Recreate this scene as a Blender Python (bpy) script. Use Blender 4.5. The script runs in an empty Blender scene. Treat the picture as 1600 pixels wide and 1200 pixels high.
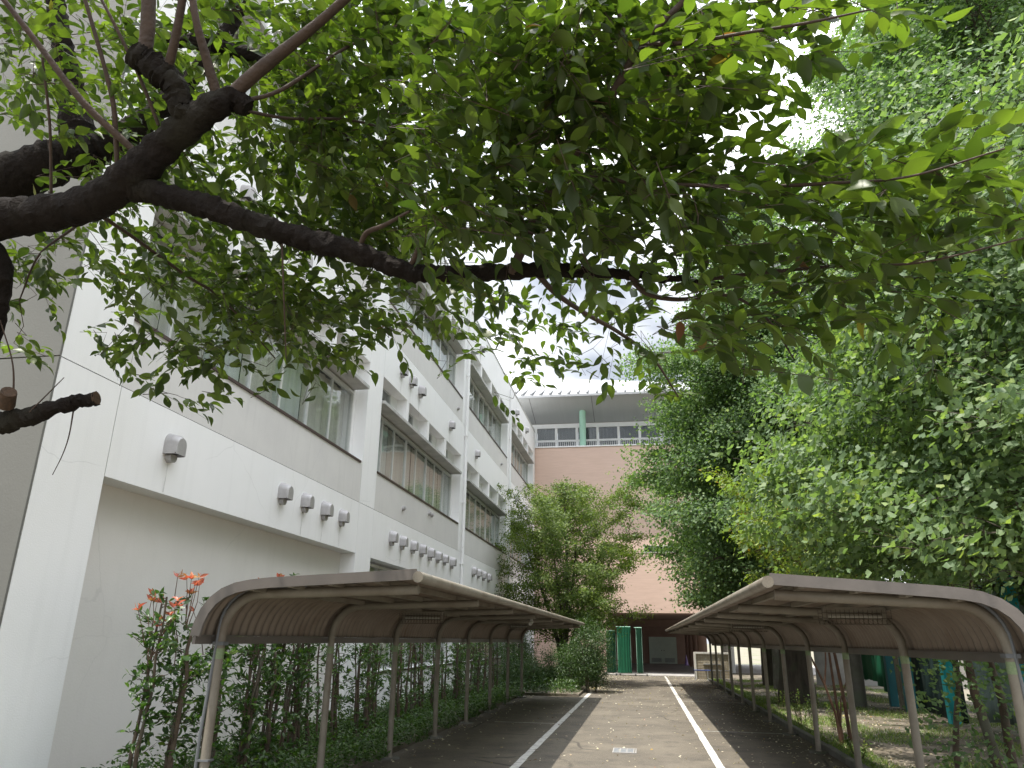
import bpy, math, random
import numpy as np
from mathutils import Vector

# ------------------------------------------------------------------ camera, world, sun, exposure
scene = bpy.context.scene
COL = scene.collection
CAM_H = 1.6
FPX = 1163.0
PITCH, YAW, ROLL = math.radians(18.95), math.radians(9.75), math.radians(0.8)
cp, sp, cy, sy = math.cos(PITCH), math.sin(PITCH), math.cos(YAW), math.sin(YAW)
FW = np.array([-sy*cp, cy*cp, sp]); r0 = np.array([cy, sy, 0.0]); u0 = np.cross(r0, FW)
RT = r0*math.cos(ROLL)+u0*math.sin(ROLL); UP = -r0*math.sin(ROLL)+u0*math.cos(ROLL)
cam_d = bpy.data.cameras.new("camera"); cam = bpy.data.objects.new("camera", cam_d); COL.objects.link(cam)
from mathutils import Matrix
M4 = Matrix(((RT[0], UP[0], -FW[0], 0), (RT[1], UP[1], -FW[1], 0), (RT[2], UP[2], -FW[2], CAM_H), (0, 0, 0, 1)))
cam.matrix_world = M4
cam_d.sensor_fit = 'HORIZONTAL'; cam_d.sensor_width = 36.0; cam_d.lens = 36.0*FPX/1600.0
cam_d.clip_start = 0.05; cam_d.clip_end = 2000
scene.camera = cam

SUN_DIR = Vector((-0.218, -0.20, 1.0)).normalized()
world = bpy.data.worlds.new("World"); scene.world = world; world.use_nodes = True
wn, wl = world.node_tree.nodes, world.node_tree.links
wn.clear()
w_out = wn.new("ShaderNodeOutputWorld"); w_bg = wn.new("ShaderNodeBackground"); w_bg.inputs[1].default_value = 0.15
sky = wn.new("ShaderNodeTexSky"); sky.sky_type = 'NISHITA'; sky.sun_disc = False
sky.sun_elevation = math.asin(SUN_DIR.z); sky.sun_rotation = math.atan2(SUN_DIR.x, SUN_DIR.y)
w_tc = wn.new("ShaderNodeTexCoord"); w_n = wn.new("ShaderNodeTexNoise")
w_n.inputs["Scale"].default_value = 2.6; w_n.inputs["Detail"].default_value = 5; w_n.inputs["Roughness"].default_value = 0.55
w_map = wn.new("ShaderNodeMapping"); w_map.inputs["Scale"].default_value = (1, 1, 1.8); w_map.inputs["Location"].default_value = (0.3, 0.1, 0.0)
w_r = wn.new("ShaderNodeValToRGB"); w_r.color_ramp.elements[0].position = 0.40; w_r.color_ramp.elements[0].color = (4.3, 4.65, 5.3, 1)
w_r.color_ramp.elements[1].position = 0.60; w_r.color_ramp.elements[1].color = (12.5, 12.6, 12.8, 1)
w_m = wn.new("ShaderNodeMixRGB"); w_m.inputs[0].default_value = 0.88
wl.new(w_tc.outputs["Generated"], w_map.inputs[0]); wl.new(w_map.outputs[0], w_n.inputs["Vector"])
wl.new(w_n.outputs["Fac"], w_r.inputs[0]); wl.new(sky.outputs[0], w_m.inputs[1]); wl.new(w_r.outputs[0], w_m.inputs[2])
w_sep = wn.new("ShaderNodeSeparateXYZ"); wl.new(w_tc.outputs["Generated"], w_sep.inputs[0])
w_mr = wn.new("ShaderNodeMapRange"); w_mr.inputs[1].default_value = 0.42; w_mr.inputs[2].default_value = 1.0; w_mr.inputs[3].default_value = 0.68; w_mr.inputs[4].default_value = 2.25
w_mul = wn.new("ShaderNodeMixRGB"); w_mul.blend_type = 'MULTIPLY'; w_mul.inputs[0].default_value = 1.0
wl.new(w_sep.outputs[2], w_mr.inputs[0]); wl.new(w_m.outputs[0], w_mul.inputs[1]); wl.new(w_mr.outputs[0], w_mul.inputs[2]); wl.new(w_mul.outputs[0], w_bg.inputs[0]); wl.new(w_bg.outputs[0], w_out.inputs[0])
sun_d = bpy.data.lights.new("sun", 'SUN'); sun_d.energy = 5.0; sun_d.angle = math.radians(0.6); sun_d.color = (1.0, 0.94, 0.85)
sun = bpy.data.objects.new("sun", sun_d); COL.objects.link(sun)
sun.rotation_euler = SUN_DIR.to_track_quat('Z', 'Y').to_euler()
scene.view_settings.view_transform = 'Standard'; scene.view_settings.look = 'None'
scene.view_settings.gamma = 1.0; scene.view_settings.exposure = 0.62
scene.cycles.max_bounces = 7; scene.cycles.diffuse_bounces = 4; scene.cycles.glossy_bounces = 3
scene.cycles.transmission_bounces = 4; scene.cycles.transparent_max_bounces = 8

rng = np.random.default_rng(7); random.seed(7)
def at(x, y, d):
    """world point seen at photo pixel (x, y) at forward distance d metres"""
    return np.array([0, 0, CAM_H]) + (FW + RT*(x-800)/FPX - UP*(y-600)/FPX)*d
def pix(P):
    D = np.asarray(P, float) - np.array([0, 0, CAM_H]); c = D@FW
    return 800+FPX*(D@RT)/c, 600-FPX*(D@UP)/c, c

# ------------------------------------------------------------------ materials
MATS = {}
def nodes_mat(name):
    m = bpy.data.materials.new(name); m.use_nodes = True
    n, l = m.node_tree.nodes, m.node_tree.links; n.clear()
    out = n.new("ShaderNodeOutputMaterial"); MATS[name] = m
    return m, n, l, out
def mat(name, c1, c2=None, scale=4.0, rough=0.7, bump=0.0, bscale=None, rib=0.0, metal=0.0, spec=0.4, c3=None, s3=0.6, stretch=(1, 1, 1), streak=0.0, obj=False, crack=0.0):
    """principled paint / stone: two tones mixed by noise, a third large-scale stain tone, and fine bump"""
    m, n, l, out = nodes_mat(name)
    p = n.new("ShaderNodeBsdfPrincipled"); l.new(p.outputs[0], out.inputs[0])
    p.inputs["Roughness"].default_value = rough; p.inputs["Metallic"].default_value = metal
    p.inputs["Specular IOR Level"].default_value = spec
    tc = n.new("ShaderNodeNewGeometry" if not obj else "ShaderNodeTexCoord"); vec = tc.outputs["Position" if not obj else "Object"]
    mp = n.new("ShaderNodeMapping"); mp.inputs["Scale"].default_value = stretch; l.new(vec, mp.inputs[0])
    no = n.new("ShaderNodeTexNoise"); no.inputs["Scale"].default_value = scale; no.inputs["Detail"].default_value = 6; no.inputs["Roughness"].default_value = .65
    l.new(mp.outputs[0], no.inputs["Vector"])
    r = n.new("ShaderNodeMapRange"); r.inputs[1].default_value = .32; r.inputs[2].default_value = .68; l.new(no.outputs["Fac"], r.inputs[0])
    mx = n.new("ShaderNodeMixRGB"); l.new(r.outputs[0], mx.inputs[0])
    mx.inputs[1].default_value = (*c1, 1); mx.inputs[2].default_value = (*(c2 or [q*.85 for q in c1]), 1)
    col = mx.outputs[0]
    if c3 is not None:
        n3 = n.new("ShaderNodeTexNoise"); n3.inputs["Scale"].default_value = s3; n3.inputs["Detail"].default_value = 5; l.new(vec, n3.inputs["Vector"])
        r3 = n.new("ShaderNodeMapRange"); r3.inputs[1].default_value = .5; r3.inputs[2].default_value = .72; l.new(n3.outputs["Fac"], r3.inputs[0])
        m3 = n.new("ShaderNodeMixRGB"); l.new(r3.outputs[0], m3.inputs[0]); l.new(col, m3.inputs[1]); m3.inputs[2].default_value = (*c3, 1); col = m3.outputs[0]
    if streak:
        ms = n.new("ShaderNodeMapping"); ms.inputs["Scale"].default_value = (5, 5, .35); l.new(vec, ms.inputs[0])
        ns = n.new("ShaderNodeTexNoise"); ns.inputs["Scale"].default_value = 1.6; ns.inputs["Detail"].default_value = 6; l.new(ms.outputs[0], ns.inputs["Vector"])
        rs = n.new("ShaderNodeMapRange"); rs.inputs[1].default_value = .52; rs.inputs[2].default_value = .8; rs.inputs[4].default_value = streak; l.new(ns.outputs["Fac"], rs.inputs[0])
        mk = n.new("ShaderNodeMixRGB"); l.new(rs.outputs[0], mk.inputs[0]); l.new(col, mk.inputs[1]); mk.inputs[2].default_value = (*[q*.45 for q in c1], 1); col = mk.outputs[0]
    if rib:      # darker stripes following the grooves of the corrugated sheet
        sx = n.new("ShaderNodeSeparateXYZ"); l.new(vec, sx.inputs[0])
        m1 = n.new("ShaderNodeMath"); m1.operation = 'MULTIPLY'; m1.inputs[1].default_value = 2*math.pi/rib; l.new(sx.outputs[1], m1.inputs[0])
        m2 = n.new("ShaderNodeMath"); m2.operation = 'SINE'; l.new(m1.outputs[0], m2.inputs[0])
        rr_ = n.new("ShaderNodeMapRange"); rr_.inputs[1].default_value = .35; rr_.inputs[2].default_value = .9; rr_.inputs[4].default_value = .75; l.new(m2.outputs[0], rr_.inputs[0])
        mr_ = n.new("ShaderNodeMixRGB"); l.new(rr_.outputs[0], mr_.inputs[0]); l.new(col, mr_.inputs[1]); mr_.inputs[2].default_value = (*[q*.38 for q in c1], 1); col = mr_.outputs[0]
    if crack:
        nw = n.new("ShaderNodeTexNoise"); nw.inputs["Scale"].default_value = 1.3; nw.inputs["Detail"].default_value = 8; l.new(vec, nw.inputs["Vector"])
        va = n.new("ShaderNodeMixRGB"); va.inputs[0].default_value = .30; l.new(vec, va.inputs[1]); l.new(nw.outputs["Color"], va.inputs[2])
        vo = n.new("ShaderNodeTexVoronoi"); vo.feature = 'DISTANCE_TO_EDGE'; vo.inputs["Scale"].default_value = .75; l.new(va.outputs[0], vo.inputs["Vector"])
        rc = n.new("ShaderNodeMapRange"); rc.inputs[1].default_value = .0012; rc.inputs[2].default_value = .0045; rc.inputs[3].default_value = 1; rc.inputs[4].default_value = 0; l.new(vo.outputs[0], rc.inputs[0])
        nm = n.new("ShaderNodeTexNoise"); nm.inputs["Scale"].default_value = .55; l.new(vec, nm.inputs["Vector"])
        rm = n.new("ShaderNodeMapRange"); rm.inputs[1].default_value = .50; rm.inputs[2].default_value = .60; rm.inputs[4].default_value = crack; l.new(nm.outputs["Fac"], rm.inputs[0])
        mu = n.new("ShaderNodeMath"); mu.operation = 'MULTIPLY'; l.new(rc.outputs[0], mu.inputs[0]); l.new(rm.outputs[0], mu.inputs[1])
        mc = n.new("ShaderNodeMixRGB"); l.new(mu.outputs[0], mc.inputs[0]); l.new(col, mc.inputs[1]); mc.inputs[2].default_value = (*[q*.4 for q in c1], 1); col = mc.outputs[0]
    l.new(col, p.inputs["Base Color"])
    if bump:
        b = n.new("ShaderNodeBump"); b.inputs["Strength"].default_value = bump; b.inputs["Distance"].default_value = 0.02
        nb = n.new("ShaderNodeTexNoise"); nb.inputs["Scale"].default_value = bscale or scale*6; nb.inputs["Detail"].default_value = 4; l.new(mp.outputs[0], nb.inputs["Vector"])
        l.new(nb.outputs["Fac"], b.inputs["Height"]); l.new(b.outputs[0], p.inputs["Normal"])
    return m
def leaf_mat(name, ramp, trans=.4, tcol=None, rough=.45, spec=.5):
    """leaf: colour by the per-leaf attribute rnd, light passes through it"""
    m, n, l, out = nodes_mat(name)
    a = n.new("ShaderNodeAttribute"); a.attribute_name = "rnd"
    r = n.new("ShaderNodeValToRGB"); l.new(a.outputs["Fac"], r.inputs[0])
    el = r.color_ramp.elements
    while len(el) < len(ramp): el.new(0.5)
    for e, (p_, c_) in zip(el, ramp): e.position = p_; e.color = (*c_, 1)
    pr = n.new("ShaderNodeBsdfPrincipled"); pr.inputs["Roughness"].default_value = rough; pr.inputs["Specular IOR Level"].default_value = spec
    l.new(r.outputs[0], pr.inputs["Base Color"])
    t = n.new("ShaderNodeBsdfTranslucent"); g = n.new("ShaderNodeMixRGB"); g.blend_type = 'MULTIPLY'; g.inputs[0].default_value = 1
    g.inputs[2].default_value = (*(tcol or (1.3, 1.5, .55)), 1); l.new(r.outputs[0], g.inputs[1]); l.new(g.outputs[0], t.inputs[0])
    mx = n.new("ShaderNodeMixShader"); mx.inputs[0].default_value = trans
    l.new(pr.outputs[0], mx.inputs[1]); l.new(t.outputs[0], mx.inputs[2]); l.new(mx.outputs[0], out.inputs[0])
    return m

mat("white_paint", (.87, .87, .875), (.84, .845, .85), .9, .55, .10, 60, c3=(.81, .81, .80), s3=.5, streak=.09, crack=.2)
mat("panel_paint", (.67, .66, .645), (.62, .61, .60), 1.2, .6, .10, 50, c3=(.60, .59, .58), s3=.4, streak=.14, crack=.12)
mat("recess_paint", (.74, .72, .69), (.70, .68, .65), .7, .6, .08, 40, c3=(.66, .63, .60), s3=.35, crack=.15, streak=.06)
mat("end_wall_grey", (.15, .15, .138), (.135, .135, .124), .8, .6, .10, 50, c3=(.16, .16, .147))  # end wall tone, a much darker grey than the white facade
mat("dark_joint", (.16, .16, .16), rough=.9)
mat("cap_metal", (.42, .41, .41), (.35, .34, .34), 12, .42, .1, metal=.25, streak=.3)
mat("dark_metal", (.05, .045, .045), (.03, .03, .03), 8, .5)
mat("alu_frame", (.62, .63, .62), (.56, .57, .56), 10, .35, metal=.3)
mat("brown_sill", (.06, .035, .03), rough=.5)
mat("shelf_concrete", (.50, .50, .48), (.42, .42, .41), 6, .8, .3, 40, c3=(.36, .37, .36), s3=1.5)
mat("curtain", (.62, .61, .57), (.50, .49, .46), 1.0, .9, stretch=(1, 14, .3))
mat("curtain_green", (.60, .64, .625), (.50, .54, .525), 1.0, .9, stretch=(1, 14, .3))
mat("room_dark", (.05, .055, .06), rough=.9)
mat("grey_curtain", (.12, .125, .14), (.06, .065, .075), 2.5, .9, stretch=(9, 1, .15))
mat("terracotta_tile", (.70, .515, .425), (.63, .455, .37), 2.2, .8, .12, 9, c3=(.66, .49, .42), s3=.25, stretch=(.6, 1, 7))
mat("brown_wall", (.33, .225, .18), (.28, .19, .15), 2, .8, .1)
mat("soffit_metal", (.40, .41, .41), (.37, .38, .38), 1, .5, .2, 3, stretch=(5, .2, .2))
mat("roof_metal", (.34, .35, .36), (.29, .30, .31), 2, .5)
mat("roof_seam", (.13, .135, .14), rough=.6)
mat("mint_paint", (.40, .66, .52), (.36, .60, .48), 3, .5)
mat("door_paint", (.58, .68, .59), (.52, .62, .54), 3, .55)
mat("concrete", (.36, .35, .33), (.27, .26, .25), 3, .85, .3, 50, c3=(.22, .21, .19), s3=.8)
mat("curb_stone", (.17, .165, .15), (.11, .11, .095), 5, .9, .4, 50, c3=(.06, .075, .035), s3=2)
mat("shelter_steel", (.235, .21, .17), (.19, .17, .135), 7, .5, .15, 90, c3=(.15, .12, .09), s3=2.5)
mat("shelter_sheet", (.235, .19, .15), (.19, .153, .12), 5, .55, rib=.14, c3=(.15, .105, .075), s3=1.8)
mat("fascia_sheet", (.135, .118, .105), (.105, .092, .082), 5, .4, .05, spec=.5, c3=(.10, .09, .082), s3=2)
def stain_mat():
    m, n, l, out = nodes_mat("stain"); d = n.new("ShaderNodeBsdfDiffuse"); d.inputs[0].default_value = (.22, .20, .18, 1); t = n.new("ShaderNodeBsdfTransparent")
    g = n.new("ShaderNodeNewGeometry"); mp = n.new("ShaderNodeMapping"); mp.inputs["Scale"].default_value = (1, 26, 1.6); l.new(g.outputs["Position"], mp.inputs[0])
    q = n.new("ShaderNodeTexNoise"); q.inputs["Scale"].default_value = 1.5; q.inputs["Detail"].default_value = 5; l.new(mp.outputs[0], q.inputs["Vector"])
    r = n.new("ShaderNodeMapRange"); r.inputs[1].default_value = .46; r.inputs[2].default_value = .75; r.inputs[4].default_value = .5; l.new(q.outputs["Fac"], r.inputs[0])
    mx = n.new("ShaderNodeMixShader"); l.new(r.outputs[0], mx.inputs[0]); l.new(t.outputs[0], mx.inputs[1]); l.new(d.outputs[0], mx.inputs[2]); l.new(mx.outputs[0], out.inputs[0])
stain_mat()
mat("conduit_grey", (.15, .16, .17), rough=.5)
mat("tape_green", (.16, .23, .11), (.24, .30, .17), 60, .5)
mat("wire_rust", (.10, .085, .065), rough=.6, metal=.3)
mat("lamp_white", (.40, .38, .33), rough=.3)
mat("cherry_bark", (.016, .012, .010), (.008, .006, .005), 9, .9, 1.0, 30, c3=(.026, .024, .018), s3=3, spec=.15)
mat("young_bark", (.062, .038, .026), (.042, .027, .02), 12, .7, .4, 50)
mat("ginkgo_bark", (.085, .070, .055), (.035, .028, .022), 6, .95, 1.0, 14, stretch=(1, 1, .2), c3=(.06, .07, .04), s3=2)
mat("grey_bark", (.13, .125, .11), (.085, .08, .07), 5, .9, .5, 20, c3=(.10, .11, .08), s3=2)
mat("maple_bark", (.075, .06, .045), (.04, .032, .025), 8, .9, .6)
mat("hedge_bark", (.12, .085, .06), (.06, .045, .032), 10, .9, .5, c3=(.10, .10, .075), s3=4)
mat("reddish_bark", (.13, .065, .038), (.07, .04, .026), 8, .8, .4)
mat("cut_wood", (.095, .056, .034), (.045, .03, .02), 40, .9, .5, 60)
mat("cyan_paint", (.02, .36, .38), (.02, .28, .31), 3, .5, c3=(.03, .24, .26), s3=2)
mat("teal_paint", (.01, .12, .14), (.01, .09, .11), 3, .5)
mat("dark_sheet", (.016, .038, .036), (.011, .026, .025), 3, .7, .3, 8)
mat("pale_sheet", (.15, .20, .19), (.10, .14, .13), 2, .7, .3, 6, stretch=(1, 6, .3))
mat("net_green", (.006, .13, .06), (.003, .065, .03), 3, .8, .4, 12, stretch=(8, 8, .25))
mat("net_dark", (.003, .06, .028), (.002, .035, .016), 3, .8, .4, 12, stretch=(8, 8, .25))
mat("purple_plastic", (.32, .22, .50), (.26, .18, .42), 3, .5)
mat("blue_paint", (.05, .09, .28), (.04, .07, .22), 3, .5)
mat("steel_bar", (.45, .45, .44), rough=.4, metal=.5)
mat("beige_tile", (.34, .29, .21), (.28, .24, .17), 5, .7)
mat("off_white", (.62, .60, .55), (.54, .52, .47), 3, .7)
mat("line_paint", (.66, .65, .61), (.50, .49, .46), 16, .7, .2, 60, c3=(.26, .25, .23), s3=9)
mat("line_worn", (.58, .57, .53), (.40, .39, .36), 14, .8, c3=(.20, .19, .175), s3=9)
mat("grate_metal", (.24, .25, .26), (.18, .19, .20), 10, .5, metal=.4)
mat("field_soil", (.22, .20, .16), (.18, .16, .12), 2, .95, .4, 40, c3=(.10, .14, .05), s3=.3)
G = lambda a, b, c: (a, b, c)
leaf_mat("cherry_leaf", [(0, G(.034, .058, .015)), (.45, G(.055, .086, .018)), (.80, G(.100, .138, .027)), (.9965, G(.10, .15, .03)), (.997, G(.50, .36, .03)), (.9985, G(.25, .08, .03)), (1, G(.14, .05, .025))], .48, (1.4, 1.6, .5), .42, .5)
leaf_mat("ginkgo_leaf", [(0, G(.085, .145, .068)), (.5, G(.125, .20, .090)), (.9, G(.17, .25, .110)), (1, G(.26, .34, .10))], .45, (1.25, 1.45, .5), .5, .28)
leaf_mat("ginkgo_fresh", [(0, G(.10, .160, .078)), (.5, G(.145, .215, .105)), (.9, G(.19, .265, .125)), (1, G(.27, .34, .10))], .45, (1.25, 1.4, .5), .5, .3)
leaf_mat("maple_leaf", [(0, G(.075, .125, .030)), (.5, G(.115, .175, .040)), (1, G(.19, .25, .055))], .45, (1.3, 1.4, .5), .5, .4)
leaf_mat("sapling_leaf", [(0, G(.13, .20, .045)), (.6, G(.20, .28, .055)), (.97, G(.30, .35, .07)), (1, G(.55, .22, .04))], .45, (1.2, 1.3, .4), .45, .5)
leaf_mat("hedge_leaf", [(0, G(.030, .070, .018)), (.5, G(.050, .11, .022)), (.9, G(.085, .16, .030)), (1, G(.13, .20, .035))], .35, (1.3, 1.5, .4), .38, .6)
leaf_mat("red_leaf", [(0, G(.46, .12, .075)), (.6, G(.52, .20, .12)), (1, G(.36, .24, .07))], .4, (1.3, .9, .7), .4, .5)
leaf_mat("shrub_leaf", [(0, G(.025, .058, .016)), (.6, G(.045, .09, .022)), (1, G(.08, .13, .03))], .3, (1.3, 1.5, .4), .45, .5)
leaf_mat("ground_leaf", [(0, G(.030, .066, .016)), (.6, G(.052, .105, .024)), (1, G(.09, .155, .035))], .35, (1.3, 1.5, .4), .5, .4)
leaf_mat("grass_blade", [(0, G(.08, .16, .03)), (.6, G(.14, .23, .045)), (1, G(.30, .32, .10))], .35, (1.2, 1.3, .5), .5, .4)
leaf_mat("litter_leaf", [(0, G(.16, .10, .05)), (.3, G(.50, .44, .32)), (.8, G(.66, .62, .50)), (.9, G(.22, .08, .04)), (1, G(.45, .42, .12))], .1, None, .7, .3)

def asphalt_mat():
    m, n, l, out = nodes_mat("asphalt"); p = n.new("ShaderNodeBsdfPrincipled"); l.new(p.outputs[0], out.inputs[0])
    p.inputs["Roughness"].default_value = .85; p.inputs["Specular IOR Level"].default_value = .3
    g = n.new("ShaderNodeNewGeometry"); V = g.outputs["Position"]
    def noise(s, d=6, r=.6):
        q = n.new("ShaderNodeTexNoise"); q.inputs["Scale"].default_value = s; q.inputs["Detail"].default_value = d; q.inputs["Roughness"].default_value = r; l.new(V, q.inputs["Vector"]); return q.outputs["Fac"]
    def rng_(f, a, b, c=0, d=1):
        q = n.new("ShaderNodeMapRange"); q.inputs[1].default_value = a; q.inputs[2].default_value = b; q.inputs[3].default_value = c; q.inputs[4].default_value = d; l.new(f, q.inputs[0]); return q.outputs[0]
    def mixc(f, a, b):
        q = n.new("ShaderNodeMixRGB"); l.new(f, q.inputs[0])
        for i, v in ((1, a), (2, b)):
            if isinstance(v, tuple): q.inputs[i].default_value = (*v, 1)
            else: l.new(v, q.inputs[i])
        return q.outputs[0]
    c = mixc(rng_(noise(90, 3), .35, .65), (.068, .060, .049), (.150, .131, .102))
    c = mixc(rng_(noise(.7), .42, .70, 0, .75), c, (.172, .150, .115))
    c = mixc(rng_(noise(2.3), .50, .75, 0, .75), c, (.058, .052, .045))
    c = mixc(rng_(noise(9, 8), .58, .70, 0, .5), c, (.050, .044, .036))
    c = mixc(rng_(noise(400, 1), .66, .72, 0, .5), c, (.30, .29, .26))
    nw = n.new("ShaderNodeMixRGB"); nw.inputs[0].default_value = .25; l.new(V, nw.inputs[1]); l.new(noise(1.6, 8), nw.inputs[2])
    vo = n.new("ShaderNodeTexVoronoi"); vo.feature = 'DISTANCE_TO_EDGE'; vo.inputs["Scale"].default_value = .42; l.new(nw.outputs[0], vo.inputs["Vector"])
    mu = n.new("ShaderNodeMath"); mu.operation = 'MULTIPLY'; l.new(rng_(vo.outputs[0], .003, .009, .75, 0), mu.inputs[0]); l.new(rng_(noise(.35, 3), .48, .56), mu.inputs[1])
    c = mixc(mu.outputs[0], c, (.035, .032, .028))
    l.new(c, p.inputs["Base Color"])
    b = n.new("ShaderNodeBump"); b.inputs["Strength"].default_value = .45; b.inputs["Distance"].default_value = .01; l.new(noise(120, 3), b.inputs["Height"]); l.new(b.outputs[0], p.inputs["Normal"])
asphalt_mat()
def soil_mat():
    m, n, l, out = nodes_mat("bed_soil"); p = n.new("ShaderNodeBsdfPrincipled"); l.new(p.outputs[0], out.inputs[0]); p.inputs["Roughness"].default_value = .95
    g = n.new("ShaderNodeNewGeometry"); V = g.outputs["Position"]
    q = n.new("ShaderNodeTexNoise"); q.inputs["Scale"].default_value = 1.1; q.inputs["Detail"].default_value = 7; l.new(V, q.inputs["Vector"])
    r = n.new("ShaderNodeValToRGB"); l.new(q.outputs["Fac"], r.inputs[0]); el = r.color_ramp.elements
    el.new(.5); el[0].position = .36; el[1].position = .52; el[2].position = .66
    for e, c_ in zip(el, [(.045, .05, .022), (.15, .125, .095), (.21, .185, .145)]): e.color = (*c_, 1)
    l.new(r.outputs[0], p.inputs["Base Color"])
    b = n.new("ShaderNodeBump"); b.inputs["Strength"].default_value = .8; b.inputs["Distance"].default_value = .03
    q2 = n.new("ShaderNodeTexNoise"); q2.inputs["Scale"].default_value = 25; q2.inputs["Detail"].default_value = 5; l.new(V, q2.inputs["Vector"])
    l.new(q2.outputs["Fac"], b.inputs["Height"]); l.new(b.outputs[0], p.inputs["Normal"])
soil_mat()
def pane_mat(name="glass_pane", tint=(.90, .91, .905)):
    m, n, l, out = nodes_mat(name)
    t = n.new("ShaderNodeBsdfTransparent"); t.inputs[0].default_value = (*tint, 1)
    g = n.new("ShaderNodeBsdfGlossy"); g.inputs["Roughness"].default_value = .02; g.inputs[0].default_value = (.9, .95, .95, 1)
    lw = n.new("ShaderNodeLayerWeight"); lw.inputs[0].default_value = .5
    pw_ = n.new("ShaderNodeMath"); pw_.operation = 'POWER'; pw_.inputs[1].default_value = 4.0; l.new(lw.outputs["Facing"], pw_.inputs[0])
    f = n.new("ShaderNodeMath"); f.operation = 'MULTIPLY_ADD'; f.inputs[1].default_value = .55; f.inputs[2].default_value = .04; l.new(pw_.outputs[0], f.inputs[0])
    ng = n.new("ShaderNodeNewGeometry"); no = n.new("ShaderNodeTexNoise"); no.inputs["Scale"].default_value = .9; l.new(ng.outputs["Position"], no.inputs["Vector"])
    b = n.new("ShaderNodeBump"); b.inputs["Strength"].default_value = .05; b.inputs["Distance"].default_value = .1; l.new(no.outputs["Fac"], b.inputs["Height"]); l.new(b.outputs[0], g.inputs["Normal"])
    mx = n.new("ShaderNodeMixShader"); l.new(f.outputs[0], mx.inputs[0]); l.new(t.outputs[0], mx.inputs[1]); l.new(g.outputs[0], mx.inputs[2]); l.new(mx.outputs[0], out.inputs[0])
pane_mat()

# ------------------------------------------------------------------ mesh helpers
class MB:
    def __init__(s): s.v = []; s.f = []; s.mi = []; s.cur = 0
    def box(s, x0, x1, y0, y1, z0, z1):
        b = len(s.v)
        s.v += [(x0, y0, z0), (x1, y0, z0), (x1, y1, z0), (x0, y1, z0), (x0, y0, z1), (x1, y0, z1), (x1, y1, z1), (x0, y1, z1)]
        for f in ((0, 3, 2, 1), (4, 5, 6, 7), (0, 1, 5, 4), (1, 2, 6, 5), (2, 3, 7, 6), (3, 0, 4, 7)):
            s.f.append(tuple(b+i for i in f)); s.mi.append(s.cur)
        return s
    def tube(s, pts, rad, n=10, cap=True):
        pts = [np.asarray(p, float) for p in pts]; m = len(pts)
        if not hasattr(rad, '__len__'): rad = [rad]*m
        b = len(s.v); prev = None
        for i in range(m):
            t = pts[min(i+1, m-1)]-pts[max(i-1, 0)]; t = t/(np.linalg.norm(t)+1e-9)
            if prev is None:
                a = np.array([0, 0, 1.]) if abs(t[2]) < .9 else np.array([1., 0, 0]); u = np.cross(t, a)
            else: u = prev-t*(prev@t)
            u /= np.linalg.norm(u)+1e-9; prev = u; w = np.cross(t, u)
            for k in range(n):
                a = 2*math.pi*k/n; q = pts[i]+(u*math.cos(a)+w*math.sin(a))*rad[i]; s.v.append(tuple(q))
        for i in range(m-1):
            for k in range(n):
                k2 = (k+1) % n
                s.f.append((b+i*n+k, b+i*n+k2, b+(i+1)*n+k2, b+(i+1)*n+k)); s.mi.append(s.cur)
        if cap and n > 3:
            s.f.append(tuple(b+k for k in range(n-1, -1, -1))); s.mi.append(s.cur)
            s.f.append(tuple(b+(m-1)*n+k for k in range(n))); s.mi.append(s.cur)
        return s
    def lathe(s, c, prof, n=16):
        return s.tube([(c[0], c[1], c[2]+z) for r, z in prof], [r for r, z in prof], n)
    def quad(s, *p):
        b = len(s.v); s.v += [tuple(q) for q in p]; s.f.append(tuple(range(b, b+len(p)))); s.mi.append(s.cur); return s
    def build(s, name, mats, parent=None, smooth=False, bevel=0):
        me = bpy.data.meshes.new(name); me.from_pydata(s.v, [], s.f)
        if isinstance(mats, str): mats = [mats]
        for m in mats: me.materials.append(MATS[m])
        if len(mats) > 1: me.polygons.foreach_set("material_index", s.mi)
        if smooth: me.polygons.foreach_set("use_smooth", [True]*len(s.f))
        me.update(); o = bpy.data.objects.new(name, me); COL.objects.link(o)
        if parent is not None:
            o.parent = parent; o.matrix_parent_inverse = Matrix.Translation(-Vector(parent.location))
        if bevel:
            b = o.modifiers.new("bevel", 'BEVEL'); b.width = bevel; b.segments = 2; b.limit_method = 'ANGLE'
        if smooth:
            try: me.set_sharp_from_angle(angle=math.radians(40))
            except Exception: pass
        return o
def empty(name, loc, label, cat, group=None):
    o = bpy.data.objects.new(name, None); COL.objects.link(o); o.location = loc; o.empty_display_size = .2
    return tag(o, label, cat, group)
def tag(o, label=None, cat=None, group=None, kind=None):
    if label: o['label'] = label
    if cat: o['category'] = cat
    if group: o['group'] = group
    if kind: o['kind'] = kind
    return o
def struct(o): o['kind'] = 'structure'; return o

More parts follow.
